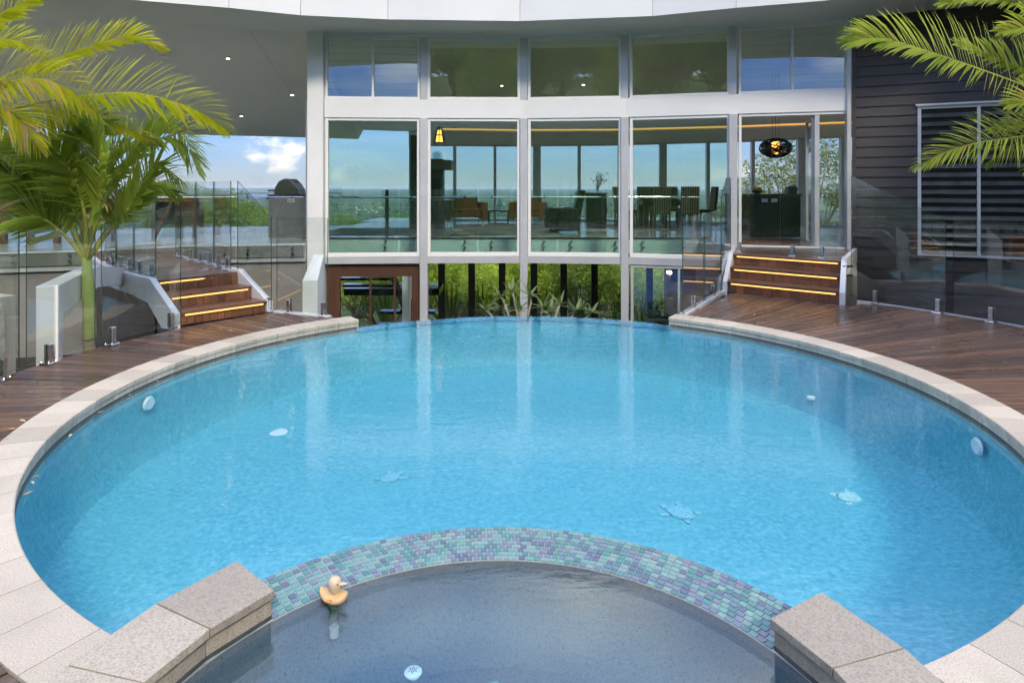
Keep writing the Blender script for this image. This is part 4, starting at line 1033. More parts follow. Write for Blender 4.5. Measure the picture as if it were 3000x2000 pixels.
# right landing
ld = empty('landing', (4.3, 10.5, ZU-.1), 'timber landing between the right steps and the glass door', 'landing')
q = [Vector((3.60, 10.40)), Vector((4.83, 9.37)), Vector((5.80, 10.98)), Vector((3.98, 11.50))]
MB().prism([tuple(p) for p in q], ZU-.2, ZU-.03).obj('frame', M['black'], ld)
for i in range(9):
    p0, p1 = q[0].lerp(q[3], i/9), q[1].lerp(q[2], i/9); r0, r1 = q[0].lerp(q[3], (i+.95)/9), q[1].lerp(q[2], (i+.95)/9)
    MB().prism([tuple(p0), tuple(p1), tuple(r1), tuple(r0)], ZU-.028, ZU-.002).obj('board', M['tread'], ld)
MB().bar((4.86, 9.38, ZU-.09), (5.86, 10.96, ZU-.09), .06, .24).obj('edge_beam', M['stringer'], ld)
MB().bar((3.58, 10.42, ZU-.09), (3.97, 11.48, ZU-.09), .06, .24).obj('edge_beam', M['stringer'], ld)
MB().prism([(4.6, 9.3), (5.75, 10.9), (5.85, 10.9), (4.95, 9.2)], -2.9, ZU-.21).obj('support_wall', M['render_grey'], ld)

# left walkway with the curved steel edge
LE = [(-4.36, 7.78), (-4.55, 7.95), (-4.96, 8.32), (-5.53, 8.88), (-6.16, 9.61), (-6.76, 10.37), (-7.0, 10.75)]
RE = [(-3.70, 8.60), (-3.92, 8.88), (-4.25, 9.2), (-4.55, 9.53), (-5.0, 9.95), (-5.6, 10.69), (-5.9, 11.45)]
wk = empty('walkway', (-5, 9, ZL-.2), 'timber walkway with curved grey edge beam leading to the terrace', 'walkway')
ls, rs_ = resample(LE, 30), resample(RE, 30)
for i in range(29):
    a, b, c, d_ = ls[i], rs_[i], rs_[i+1], ls[i+1]; c, d_ = b.lerp(c, .96), a.lerp(d_, .96)
    MB().prism([tuple(a), tuple(b), tuple(c), tuple(d_)], ZL-.03, ZL-.003).obj('board', M['tread'], wk)
mb = MB()
for i in range(29): mb.prism([tuple(ls[i]), tuple(rs_[i]), tuple(rs_[i+1]), tuple(ls[i+1])], ZL-.16, ZL-.034)
mb.obj('frame', M['black'], wk)
def edge_beam(pl, side, z0, z1, w=.07):
    pts = [Vector(p) for p in pl]; mb = MB(); L = []
    for i, p in enumerate(pts):
        t = (pts[min(i+1, len(pts)-1)]-pts[max(i-1, 0)]).normalized(); L.append((p, Vector((-t.y, t.x))*side))
    for (p, n0), (q, n1) in zip(L, L[1:]):
        mb.hexa([(*p, z0), (*q, z0), (*(q+n1*w), z0), (*(p+n0*w), z0)], [(*p, z1), (*q, z1), (*(q+n1*w), z1), (*(p+n0*w), z1)])
    return mb
edge_beam(resample(LE, 24), 1, ZL-.22, ZL+.03).obj('edge_beam', M['stringer'], wk)
edge_beam([(x+.03, y+.05) for x, y in resample(LE, 12)], 1, -1.15, ZL-.224, .03).obj('shade_panel', M['black'], wk)  # black sheet standing in for the deep shadow under the walkway
edge_beam(resample(RE, 24), -1, ZL-.16, ZL+.02, .05).obj('edge_beam', M['stringer'], wk)

# ================================================================== terrace on the left
TE = [(-12, 8.4), (-8.24, 10.33), (-7.2, 10.66), (-5.86, 11.59), (-3.86, 11.95)]
terr = empty('terrace', (-7, 13, 0), 'raised tiled terrace under the roof left of the house', 'terrace')
MB().prism(TE+[(-3.86, 12.6), (-4.5, 13.5), (-4.5, 18.0), (-6, 17.9), (-9.3, 16.9), (-11.5, 15.2), (-14, 13.5)], .30, ZU).obj('floor', M['terrace_tile'], terr)
edge_beam(TE, -1, ZU-.22, ZU+.012, .03).obj('edge_trim', M['render_grey'], terr)
edge_beam(TE, -1, ZU-.006, ZU+.02, .045).obj('white_nosing', M['white'], terr)
edge_beam([(x, y+.12) for x, y in TE], -1, -2.9, .298, .06).obj('under_wall', M['render_grey'], terr)
tb = empty('terrace_balustrade', (-6, 11, .4), 'glass balustrade on steel stand-offs along the terrace front', 'balustrade')
ts = resample(TE[1:], 5)
for i in range(4):
    a, b = ts[i], ts[i+1]; a, b = a.lerp(b, .015), a.lerp(b, .985); n0 = Vector(((b-a).y, -(b-a).x)).normalized()
    n0 = n0 if n0.y < 0 else -n0
    a, b = a+n0*.09, b+n0*.09; mb = MB(); dd = (b-a).normalized(); m_ = n0*.012
    mb.hexa([(*a, .38), (*b, .38), (*(b+m_), .38), (*(a+m_), .38)], [(*a, 1.66), (*b, 1.66), (*(b+m_), 1.66), (*(a+m_), 1.66)], 0); mb.obj('pane', M['glass'], tb)
    for f in (.16, .84):
        p = a.lerp(b, f)
        for z in (.56, .46): MB().tube([(*(p-n0*.06), z), (*(p+n0*.03), z)], .022, 10).obj('stand_off', M['steel'], tb)
        MB().tube([(*p, 1.5), (*(p+n0*.05), 1.5)], .022, 10).obj('rail_bracket', M['black'], tb)
MB().tube([(*(p_+Vector((.02, -.14))), 1.5) for p_ in ts], .009, 8).obj('handrail', M['steel'], tb)
# rear rail of the terrace
rb = empty('terrace_rear_rail', (-7, 17.7, ZU), 'frameless glass rail along the back of the terrace facing the trees', 'balustrade')
rr_ = [(-4.7, 17.85), (-6, 17.75), (-7.6, 17.3), (-9.2, 16.8), (-10.4, 15.95), (-11.5, 15.1)]
for a, b in zip(rr_, rr_[1:]):
    a, b = Vector(a), Vector(b); mb = MB(); slab(mb, a.lerp(b, .02), a.lerp(b, .98), ZU, ZU+1.06, .012); mb.obj('pane', M['glass'], rb)
    MB().tube([(*(a+Vector((0, -.04))), ZU+.92), (*(b+Vector((0, -.04))), ZU+.92)], .008, 6).obj('handrail', M['steel'], rb)
# barbecue
bq = empty('barbecue', (-4.62, 13.6, ZU), 'grey cabinet barbecue with rounded dark hood on the terrace', 'barbecue')
MB().box((-4.75, 13.85, ZU+.44), (.78, .62, .88)).obj('cabinet', M['bbq'], bq, bevel=.01)
MB().box((-4.75, 13.85, ZU+.90), (.82, .64, .035)).obj('bench_top', M['bbq_dark'], bq)
pr_ = [(.27, .0), (.28, .14), (.22, .25), (.08, .32), (-.10, .32), (-.22, .24), (-.29, .10), (-.30, 0)]
mb = MB(); v1 = [(-5.02+.02, 13.85+y, ZU+.92+z) for y, z in pr_]; x0, x1 = -5.0, -4.50
prx = [(-.26, 0), (-.24, .14), (-.16, .27), (-.05, .33), (.06, .33), (.16, .24), (.25, .10), (.27, 0)]
nn = len(prx); v1 = [(-4.79+x, 13.60, ZU+.92+z) for x, z in prx]; v2 = [(-4.79+x, 14.10, ZU+.92+z) for x, z in prx]
mb.add(v1+v2, [tuple(range(nn)), tuple(range(2*nn-1, nn-1, -1))]+[(i, nn+i, nn+(i+1) % nn, (i+1) % nn) for i in range(nn)]); mb.obj('hood', M['bbq_dark'], bq, bevel=.012)
mb = MB()
for y in (13.62, 13.78, 13.94): mb.tube([(-5.14, y, ZU+.84), (-5.20, y, ZU+.84)], .028, 10)
mb.obj('knob', M['black'], bq); MB().tube([(-5.16, 13.6, ZU+1.0), (-5.16, 14.0, ZU+1.0)], .02, 8).obj('handle', M['black'], bq)
pl_ = MB().box((-4.66, 13.533, ZU+.79), (.14, .012, .075)).obj('nameplate', M['silver'], bq)
mb = MB()
for k in range(3): mb.box((-4.70+.04*k, 13.525, ZU+.79), (.022, .006, .05))
mb.obj('vent_slot', M['bbq_dark'], pl_)
# timber stand with diagonal brace and dark screen
ts_ = empty('timber_stand', (-6.9, 12.9, ZU), 'red timber stand with diagonal brace and dark panel on the terrace', 'stand')
MB().box((-7.0, 13.5, ZU+.52), (1.0, .06, .50)).obj('dark_panel', M['charcoal'], ts_)
for x in (-7.45, -6.6): MB().box((x, 13.35, ZU+.42), (.07, .07, .84)).obj('post', M['redwood'], ts_)
MB().bar((-7.4, 13.28, ZU+.02), (-6.95, 13.28, ZU+.95), .05, .07, up=(0, 1, 0)).obj('brace', M['redwood'], ts_)
MB().box((-7.0, 13.35, ZU+.82), (1.0, .10, .06)).obj('rail', M['redwood'], ts_)
bn = empty('terrace_bench', (-8.6, 11.6, ZU), 'long timber bench behind the palms at the left terrace edge', 'bench')
MB().box((-8.9, 12.2, ZU+.45), (2.6, .42, .06), .2).obj('seat', M['redwood'], bn)
for k in range(6): MB().box((-10.0+.44*k, 12.0+.09*k-.02, ZU+.21), (.1, .1, .42), .2).obj('leg', M['redwood'], bn)
MB().box((-8.95, 12.42, ZU+.72), (2.6, .06, .34), .2).obj('backrest', M['redwood'], bn)

# white bent frames beside the left deck
fr1 = MB(); d_ = Vector((-.34, .94)).normalized(); n_ = Vector((d_.y, -d_.x)); p0 = Vector((-4.30, 5.80))
def bent(mbx, pr2, p0, d_, w):
    n_ = Vector((-d_.y, d_.x)); nn = len(pr2)
    v1 = [(*(p0+d_*s), z) for s, z in pr2]; v2 = [(*(p0+d_*s+n_*w), z) for s, z in pr2]
    return mbx.add(v1+v2, [tuple(range(nn)), tuple(range(2*nn-1, nn-1, -1))]+[(i, nn+i, nn+(i+1) % nn, (i+1) % nn) for i in range(nn)])
tag(bent(MB(), [(0, -.6), (0, .78), (1.4, .80), (2.75, .62), (2.75, .40), (1.4, .56), (.2, .50), (.15, .44), (.15, -.6)], p0+Vector((.16, .05)), d_, .17).obj('bent_frame', M['white'], bevel=.008), 'white rendered bent frame behind the left glass fence', 'frame')
tag(MB().hexa([(-2.64, 8.08, -.6), (-2.45, 8.08, -.6), (-2.45, 8.30, -.6), (-2.64, 8.30, -.6)], [(-2.64, 8.08, .50), (-2.45, 8.08, .50), (-2.45, 8.34, .80), (-2.60, 8.40, .80)]).obj('white_buttress', M['white'], bevel=.006), 'short white sloping buttress behind the far left pool corner', 'buttress')
gw = tag(MB().prism([(-4.32, 5.42), (-4.30, 5.56), (-6.4, 6.4), (-6.4, 6.2)], -.6, .74).obj('garden_wall', M['beige']), 'beige rendered garden wall at the far left of the deck', 'wall')
mb = MB(); rg = random.Random(2)
for k in range(26):
    z = -.02+.028*k
    if z > .70: break
    mb.box((-4.335+rg.uniform(-.006, .006), 5.405+rg.uniform(-.01, .01), z), (.10, .03+rg.random()*.02, .026), -.38)
mb.obj('stone_edging', M['limestone'], gw)
# dark bed below the left deck
tag(MB().prism([(-3.4, 8.6), (-4.4, 8.2), (-4.5, 5.0), (-4.2, 3.2), (-9.5, 3.2), (-9.5, 10.2), (-6, 11.6)], -1.3, -1.1).obj('garden_bed', M['soil']), kind='structure')
tag(MB().prism([(4.8, 9.3), (5.9, 7.6), (6.2, 5), (6, 2), (9, 2), (9, 9.6), (5.9, 11)], -.95, -.8).obj('side_bed', M['soil']), kind='structure')

# ================================================================== glass fences
def spigot(parent, p, yaw, z):
    h = .165; mb = MB()
    mb.box((p.x, p.y, z+.008), (.10, .10, .016), yaw)
    for s_ in (-1, 1): mb.box((p.x+s_*.017*-math.sin(yaw), p.y+s_*.017*math.cos(yaw), z+.016+h/2), (.05, .02, h), yaw)
    mb.box((p.x, p.y, z+.03), (.05, .05, .03), yaw)
    for sx in (-1, 1):
        for sy in (-1, 1): mb.lathe([(.008, .016), (.008, .026), (0, .028)], (p.x+.038*(sx*math.cos(yaw)-sy*math.sin(yaw)), p.y+.038*(sx*math.sin(yaw)+sy*math.cos(yaw)), z), 6)
    mb.obj('spigot', M['steel'], parent, bevel=.003, seg=1)
def fence(a, b, za, zb, ta, tb_, label, spig=(.2, .8), gap=.045, zs=None, mid=None):
    a, b = Vector(a), Vector(b)
    e = empty('glass_fence_panel', (*((a+b)/2), (za+zb)/2), label, 'glass fence', 'frameless glass pool fence panels')
    d = (b-a).normalized(); n = Vector((-d.y, d.x))*.006; yaw = math.atan2(d.y, d.x); mb = MB()
    tops = [(a, ta), (b, tb_)] if mid is None else [(a, ta), (a.lerp(b, mid[0]), mid[1]), (b, tb_)]
    bots = [(p, za+(zb-za)*((p-a).length/(b-a).length)+gap) for p, _ in tops]
    for s_, off in ((0, -n), (1, n)): pass
    k = len(tops); lo1 = [(*(p-n), z) for p, z in bots]; lo2 = [(*(p+n), z) for p, z in bots]; hi1 = [(*(p-n), z) for p, z in tops]; hi2 = [(*(p+n), z) for p, z in tops]
    for i in range(k-1):
        mb.add([lo1[i], lo1[i+1], hi1[i+1], hi1[i]], [(0, 1, 2, 3)], 0); mb.add([lo2[i], lo2[i+1], hi2[i+1], hi2[i]], [(3, 2, 1, 0)], 0)
        mb.add([hi1[i], hi1[i+1], hi2[i+1], hi2[i]], [(0, 1, 2, 3)], 1); mb.add([lo1[i], lo1[i+1], lo2[i+1], lo2[i]], [(3, 2, 1, 0)], 1)
    mb.add([lo1[0], lo2[0], hi2[0], hi1[0]], [(0, 1, 2, 3)], 1); mb.add([lo1[-1], lo2[-1], hi2[-1], hi1[-1]], [(3, 2, 1, 0)], 1)
    mb.obj('pane', [M['glass'], M['glass_edge']], e)
    for f in spig: p = a.lerp(b, f); spigot(e, p, yaw, za+(zb-za)*f if zs is None else zs)
    return e
# left deck
fence(pol(198, 4.38).xy, pol(175.0, 4.36).xy, ZD, ZD, 1.30, 1.30, 'glass fence panel in front of the beige garden wall at far left', (.55, .88))
fence(pol(174.0, 4.36).xy, pol(164.4, 4.37).xy, ZD, ZD, 1.30, 1.30, 'glass fence panel crossing the white bent frame', (.3,))
fence(pol(163.5, 4.37).xy, Vector((-3.80, 7.36)), ZD, ZD, 1.30, 1.485, 'glass fence panel in front of the small palm trunk', (.12, .86))
fence(pol(206, 4.38).xy, pol(199, 4.38).xy, ZD, ZD, 1.30, 1.30, 'glass fence panel nearest the viewer at the left edge', (.5,))
# left walkway, both sides
LF = [Vector(p)+Vector((.05, .02)) for p in ((-4.40, 7.83), (-5.0, 8.38), (-5.6, 8.98), (-6.25, 9.75))]
for i, lb in enumerate(('first glass panel along the curved walkway edge, next to the brown steps', 'second glass panel along the curved walkway edge', 'third glass panel along the curved walkway edge, by the terrace')):
    a, b = LF[i], LF[i+1]; fence(a.lerp(b, .03), a.lerp(b, .97), ZL, ZL, 1.74, 1.74, lb, (.2, .75))
RF = [Vector(p)+Vector((-.04, .0)) for p in ((-3.72, 8.60), (-4.22, 9.17), (-4.72, 9.66), (-5.5, 10.55))]
for i, lb in enumerate(('glass panel on the house side of the walkway at the top of the brown steps', 'middle glass panel on the house side of the walkway', 'far glass panel on the house side of the walkway')):
    a, b = RF[i], RF[i+1]; fence(a.lerp(b, .03), a.lerp(b, .97), ZL, ZL, 1.76, 1.76, lb, (.2, .75))
fence((-3.66, 8.56), (-3.06, 8.16), ZL, ZD, 1.76, 1.30, 'sloping glass panel on the house side of the brown steps', (.93,), zs=ZD)
fence((-2.99, 8.16), (-2.26, 7.87), ZD, ZD, 1.30, 1.30, 'glass fence panel reaching the far left pool corner', (.25, .92))
# right stairs
fence((2.11, 7.93), (2.63, 8.80), ZD, ZD, 1.30, 1.30, 'glass fence panel nearest the far right pool corner', (.5,), gap=.03)
fence((2.66, 8.85), (3.15, 9.68), ZD, ZD, 1.30, 1.35, 'glass fence panel between the far right pool corner and the right steps', (.5,), gap=.03)
fence((3.17, 9.72), (3.56, 10.45), ZD+.2, ZU, 1.52, 1.83, 'tall glass panel along the left side of the right steps', (), mid=(.55, 1.83))
fence((3.66, 10.42), (4.18, 9.99), ZU, ZU, 1.84, 1.84, 'glass gate panel at the top left of the right steps', (.05, ))
fence((4.2, 9.97), (4.78, 9.47), ZU, ZU, 1.84, 1.84, 'glass panel at the top right of the right steps', (.2, .75))
clamped = fence((4.80, 9.08), (5.42, 8.02), ZD, ZD, 1.84, 1.26, 'tall sloping glass panel right of the right steps', (.28, .93))
fence((5.46, 7.94), (6.05, 6.62), ZD, ZD, 1.27, 1.27, 'glass fence panel before the louvred windows at the right', (.3, .75))
fence((6.07, 6.55), (6.22, 5.2), ZD, ZD, 1.27, 1.27, 'glass fence panel at the right edge of the deck', (.3, .75))
for z in (.55, .42): MB().tube([(4.70, 9.10, z), (4.86, 9.16, z)], .018, 8).obj('clamp', M['steel'], clamped)
# ================================================================== furniture inside
def part(name, mbx, mat, par, bevel=0, smooth=False):
    o = mbx.obj(name, mat, None, smooth=smooth, bevel=bevel); o.parent = par; return o
def armchair(loc, rz, w, label):
    e = empty('armchair', loc, label, 'armchair', 'brown armchairs'); h = w/2
    part('seat', MB().box((0, .02, .34), (w-.30, .72, .16)), M['velvet'], e, .03)
    part('seat_cushion', MB().box((0, -.01, .45), (w-.32, .68, .09)), M['velvet'], e, .035)
    part('backrest', MB().box((0, .34, .58), (w-.30, .16, .48), pitch=-.12), M['velvet'], e, .04)
    for s_ in (-1, 1): part('arm', MB().box((s_*(h-.08), 0, .43), (.15, .80, .46)), M['velvet'], e, .02)
    part('cushion', MB().box((.05, .22, .62), (w-.55, .12, .34), pitch=-.25), M['velvet'], e, .05)
    for sx in (-1, 1):
        for sy in (-1, 1): part('leg', MB().tube([(sx*(h-.12), sy*.32, .2), (sx*(h-.14), sy*.34, 0)], .014, 8), M['chrome'], e)
    e.rotation_euler.z = rz
armchair((-1.30, 17.7, ZU), .25, 1.14, 'brown velvet armchair on chrome legs left of the low table')
armchair((.45, 18.0, ZU), -.15, 1.0, 'brown velvet armchair on chrome legs right of the low table, half hidden by a mullion')
e = empty('side_table', (-.39, 18.6, ZU), 'low open black cube table between the two armchairs', 'table')
for nm, c, s_ in (('table_top', (0, 0, .40), (.60, .5, .05)), ('side', (-.275, 0, .2), (.05, .5, .35)), ('side', (.275, 0, .2), (.05, .5, .35)), ('base', (0, 0, .025), (.6, .5, .05))): part(nm, MB().box(c, s_), M['gloss_black'], e)
tag(MB().lathe([(.10, 0), (.13, .08), (.125, .16), (.08, .26), (.03, .34), (.012, .36), (.02, .28), (.07, .18), (.09, .08), (.06, .02)], (-.37, 18.6, ZU+.426), 18).obj('teardrop_vase', M['crystal'], smooth=True), 'clear teardrop glass vase on the low black table', 'vase')
e = empty('recliner', (1.22, 15.2, ZU), 'black leather recliner facing left in the living room', 'recliner')
part('base', MB().box((0, 0, .20), (.72, .78, .30)), M['leather'], e, .04); part('seat', MB().box((-.06, 0, .42), (.62, .56, .17)), M['leather'], e, .06)
part('backrest', MB().box((.34, 0, .68), (.20, .60, .66), roll=.22), M['leather'], e, .08); part('headrest', MB().box((.43, 0, .90), (.16, .50, .22), roll=.22), M['leather'], e, .07)
for s_ in (-1, 1): part('arm', MB().box((-.06, s_*.36, .44), (.74, .16, .30)), M['leather'], e, .06)
part('footrest', MB().box((-.42, 0, .26), (.10, .56, .26), roll=-.1), M['leather'], e, .04)
tag(MB().box((0, 0, .0), (.26, .18, .012)).obj('magazine', plain('magazine_paper', (.62, .64, .62), .4, var=.5, scale=25)), 'open magazine lying on the arm of the black recliner', 'magazine'); bpy.data.objects['magazine'].location = (1.05, 14.85, ZU+.602)
e = empty('display_cabinet', (2.13, 16.4, ZU), 'tall gloss black cabinet between the recliner and the dining table', 'cabinet')
part('body', MB().box((0, 0, .46), (.52, .42, .88)), M['gloss_black'], e, .01); part('top', MB().box((0, 0, .915), (.56, .46, .03)), M['charcoal'], e); part('handle', MB().box((.275, -.1, .5), (.03, .03, .12)), M['black'], e)
e = empty('flower_vase', (2.18, 16.4, ZU+.93), 'glass vase of dark dried stems on the black cabinet', 'vase')
part('vase', MB().lathe([(.035, 0), (.05, .05), (.045, .12), (.03, .18), (.04, .20)], (0, 0, 0), 14), M['crystal'], e, smooth=True)
rg = random.Random(4); mb = MB(); ml = MB()
for k in range(16):
    a = rg.random()*6.28; q = .05+.17*rg.random(); tip = Vector((q*math.cos(a)+.03, q*math.sin(a)*.6, .28+.22*rg.random())); mb.tube([(0, 0, .05), tip*.5+Vector((0, 0, .05)), tip], [.005, .004, .003], 4)
    for _ in range(5):
        c = tip+Vector((rg.gauss(0, .03), rg.gauss(0, .03), rg.gauss(0, .03))); u_ = Vector((rg.gauss(0, 1), rg.gauss(0, 1), rg.gauss(0, 1))).normalized()*.03; w_ = u_.orthogonal().normalized()*.014; ml.add([c-u_, c+w_, c+u_, c-w_], [(0, 1, 2, 3)])
part('stem', mb, M['bark'], e); part('dried_leaf', ml, plain('dark_dried_leaf', (.05, .045, .03), .7), e)
tag(MB().box((-.25, 16.4, ZU+.012), (2.5, 4.0, .022), .06).obj('rug', M['rug']), 'grey shaggy rug in front of the armchairs', 'rug')
# dining set
e = empty('dining_table', (4.1, 17.2, ZU), 'dark dining table with pale glass top by the back windows', 'table')
part('table_top', MB().box((0, 0, .75), (1.5, 1.0, .04)), M['gloss_black'], e, .006); part('apron', MB().box((0, 0, .66), (1.36, .86, .12)), M['brownframe'], e)
for sx in (-1, 1):
    for sy in (-1, 1): part('leg', MB().box((sx*.58, sy*.36, .30), (.12, .12, .60)), M['brownframe'], e)
t = NT('striped_fabric'); wv = t.n('ShaderNodeTexWave', bands_direction='X'); wv.inputs['Scale'].default_value = 5.5; t.l(t.coord(), wv.inputs['Vector'])
t.bsdf(t.ramp(wv.outputs['Color'], [(0, (.03, .022, .015)), (.45, (.05, .035, .02)), (.5, (.42, .36, .24)), (.8, (.22, .22, .14))], 'CONSTANT'), .85); M['stripe'] = t.m
def dchair(loc, rz, label):
    c = empty('dining_chair', loc, label, 'chair', 'striped dining chairs')
    part('seat', MB().box((0, 0, .44), (.46, .46, .09)), M['stripe'], c, .02); part('backrest', MB().box((0, .21, .78), (.46, .08, .62), pitch=-.1), M['stripe'], c, .02)
    for sx in (-1, 1):
        for sy in (-1, 1): part('leg', MB().bar((sx*.19, sy*.19, .40), (sx*.19, sy*.22, 0), .045, .045, up=(0, 1, 0)), M['brownframe'], c)
    c.rotation_euler.z = rz
for i, (x, y, r) in enumerate(((3.05, 16.95, 1.57), (3.05, 17.55, 1.57), (3.75, 16.25, 3.14), (4.45, 16.25, 3.14), (5.2, 17.2, -1.57), (3.8, 18.1, 0), (4.5, 18.1, 0))):
    dchair((x, y, ZU), r, ['striped dining chair at the left end of the table, nearer one', 'striped dining chair at the left end of the table, farther one', 'striped dining chair on the near left side of the table', 'striped dining chair on the near right side of the table', 'striped dining chair at the right end of the table', 'striped dining chair on the far left side of the table', 'striped dining chair on the far right side of the table'][i])
tag(MB().lathe([(.09, 0), (.09, .012), (.04, .02), (.10, .07), (.145, .15), (.12, .24), (.07, .28), (.075, .29)], (4.33, 17.1, ZU+.77), 20).obj('glass_bowl', M['crystal'], smooth=True), 'round glass fish bowl on the dining table', 'bowl')
tag(MB().box((4.1, 17.2, ZU+.008), (3.0, 2.6, .014)).obj('dining_rug', M['rug']), 'dark rug under the dining table', 'rug')
# kitchen bench
e = empty('kitchen_bench', (5.5, 13.8, ZU), 'gloss black kitchen bench inside the open glass door', 'kitchen bench')
part('bench_panel', MB().box((0, 0, .44), (1.06, .62, .88)), M['gloss_black'], e, .006); part('bench_top', MB().box((0, 0, .90), (1.10, .66, .035)), M['gloss_black'], e, .004)
for x in (-.22, -.02): part('power_point', MB().box((x, -.316, .78), (.125, .012, .075)), M['white_plastic'], e)
part('towel', MB().box((.555, -.1, .52), (.03, .26, .5)), M['bbq'], e, .01)
e.location = (5.56, 13.85, ZU+.012); e.rotation_euler.z = -.02
e = empty('kitchen_tap', (5.55, 13.85, ZU+.93), 'tall chrome tap on the black bench', 'tap')
part('spout', MB().tube([(0, 0, 0), (0, 0, .36), (0, -.03, .40), (0, -.12, .41), (0, -.15, .37), (0, -.15, .33)], .014, 10), M['chrome'], e, smooth=True); part('lever', MB().tube([(.0, 0, .1), (.09, 0, .13)], .008, 8), M['chrome'], e)
e = empty('fruit_bowl', (5.28, 13.8, ZU+.93), 'bowl of yellow fruit on the left of the black bench', 'bowl')
part('bowl', MB().lathe([(.05, 0), (.11, .03), (.14, .07), (.13, .07), (.09, .035), (0, .02)], (0, 0, 0), 18), M['gloss_black'], e, smooth=True)
for k in range(6): part('fruit', MB().lathe([(0, -.04), (.03, -.028), (.042, 0), (.03, .028), (0, .04)], (.06*math.cos(k*1.05), .06*math.sin(k*1.05), .09+.02*(k % 2)), 10), plain('yellow_fruit', (.55, .38, .05), .5, var=.3), e, smooth=True)
e = empty('coffee_maker', (6.0, 13.8, ZU+.93), 'small black coffee maker on the right of the black bench', 'appliance')
part('body', MB().box((0, 0, .08), (.2, .18, .16)), M['bbq_dark'], e, .02); part('handle', MB().box((.13, 0, .1), (.08, .03, .03)), M['black'], e, .008); part('lid', MB().lathe([(.06, .16), (.05, .18), (0, .19)], (0, 0, 0), 12), M['steel'], e)
# fireplace
e = empty('fireplace', (-2.1, 16.6, ZU), 'charcoal fireplace with floating hearth and square hood in the living room', 'fireplace')
part('flue', MB().box((0, .2, .93), (.62, .5, 1.75)), M['charcoal'], e); part('hood', MB().box((.06, .05, 1.64), (1.0, .8, .24)), M['charcoal'], e, .004)
part('hearth', MB().box((.06, -.05, .62), (1.02, .9, .24)), M['charcoal'], e, .004); part('hearth_top', MB().box((.06, -.05, .747), (1.06, .94, .014)), M['terrace_tile'], e); part('fire_opening', MB().box((.0, -.056, 1.05), (.5, .02, .5)), M['black'], e)
part('plinth', MB().box((0, .2, .24), (.66, .5, .48)), M['black'], e)
part('side_wall', MB().box((-.42, .6, 1.2), (.16, 1.6, 2.4)), M['charcoal'], e)
tag(MB().lathe([(.05, 0), (.10, .04), (.13, .11), (.115, .18), (.07, .22), (.05, .20), (.09, .12), (.07, .05)], (-1.93, 16.5, ZU+1.765), 18).obj('glass_ornament', M['crystal'], smooth=True), 'round clear glass ornament on top of the fireplace hood', 'ornament')
# pendants
cz = V(2272, 434, 14.0)
e = empty('pendant_lamp', (cz.x, cz.y, cz.z), 'oval black lattice pendant with glowing amber core above the kitchen bench', 'pendant lamp')
rg = random.Random(8); mb = MB()
for k in range(34):
    ax = Vector((rg.gauss(0, 1), rg.gauss(0, 1), rg.gauss(0, 1))).normalized(); u_ = ax.orthogonal().normalized(); w_ = ax.cross(u_); off = rg.uniform(-.45, .45)
    pts = []
    for j in range(21):
        tt = 2*math.pi*j/20; q = (u_*math.cos(tt)+w_*math.sin(tt))*math.sqrt(1-off*off)+ax*off
        pts.append((q.x*.34, q.y*.34, q.z*.21))
    for a, b in zip(pts, pts[1:]): mb.bar(a, b, .004, .022)
part('lattice_shell', mb, M['black'], e); part('lamp_shade', MB().lathe([(.075, -.13), (.075, .14)], (0, 0, 0), 18), M['shade'], e, smooth=True)
for s_ in (-.07, 0, .07): part('wire', MB().tube([(s_, 0, .18), (s_*1.1, 0, 1.75)], .004, 5), M['black'], e)
cz = V(1288, 398, 16.2); e = empty('lantern', (cz.x, cz.y, cz.z), 'black caged lantern pendant glowing amber above the fireplace', 'pendant lamp')
part('lamp_shade', MB().lathe([(.10, -.16), (.055, .14)], (0, 0, 0), 14), M['shade'], e, smooth=True); mb = MB()
for k in range(8):
    a = k*math.pi/4; mb.bar((.15*math.cos(a), .15*math.sin(a), -.19), (.06*math.cos(a), .06*math.sin(a), .2), .014, .014, up=(1, .3, 0))
for z, r in ((-.19, .15), (0, .105), (.19, .062)): mb.lathe([(r, z), (r+.012, z+.012), (r, z+.024)], (0, 0, 0), 16)
part('cage', mb, M['black'], e); part('wire', MB().tube([(0, 0, .2), (0, 0, .95)], .005, 5), M['black'], e); part('ceiling_rose', MB().lathe([(.07, .95), (.07, .98), (0, .98)], (0, 0, 0), 14), M['black'], e)
# dark ribbed cabinet in the lower room
e = empty('storage_drum', (3.3, 14.6, -2.3), 'black ribbed storage cabinet behind the lower louvres', 'cabinet')
part('body', MB().box((0, 0, .55), (.52, .5, 1.1)), M['gloss_black'], e); 
for k in range(6): part('rib', MB().box((0, -.26, .12+.18*k), (.54, .02, .05)), M['bbq'], e)
part('ornament', MB().lathe([(.10, 1.1), (.08, 1.16), (.03, 1.2), (.05, 1.26), (0, 1.32)], (0, 0, 0), 12), M['black'], e, smooth=True)

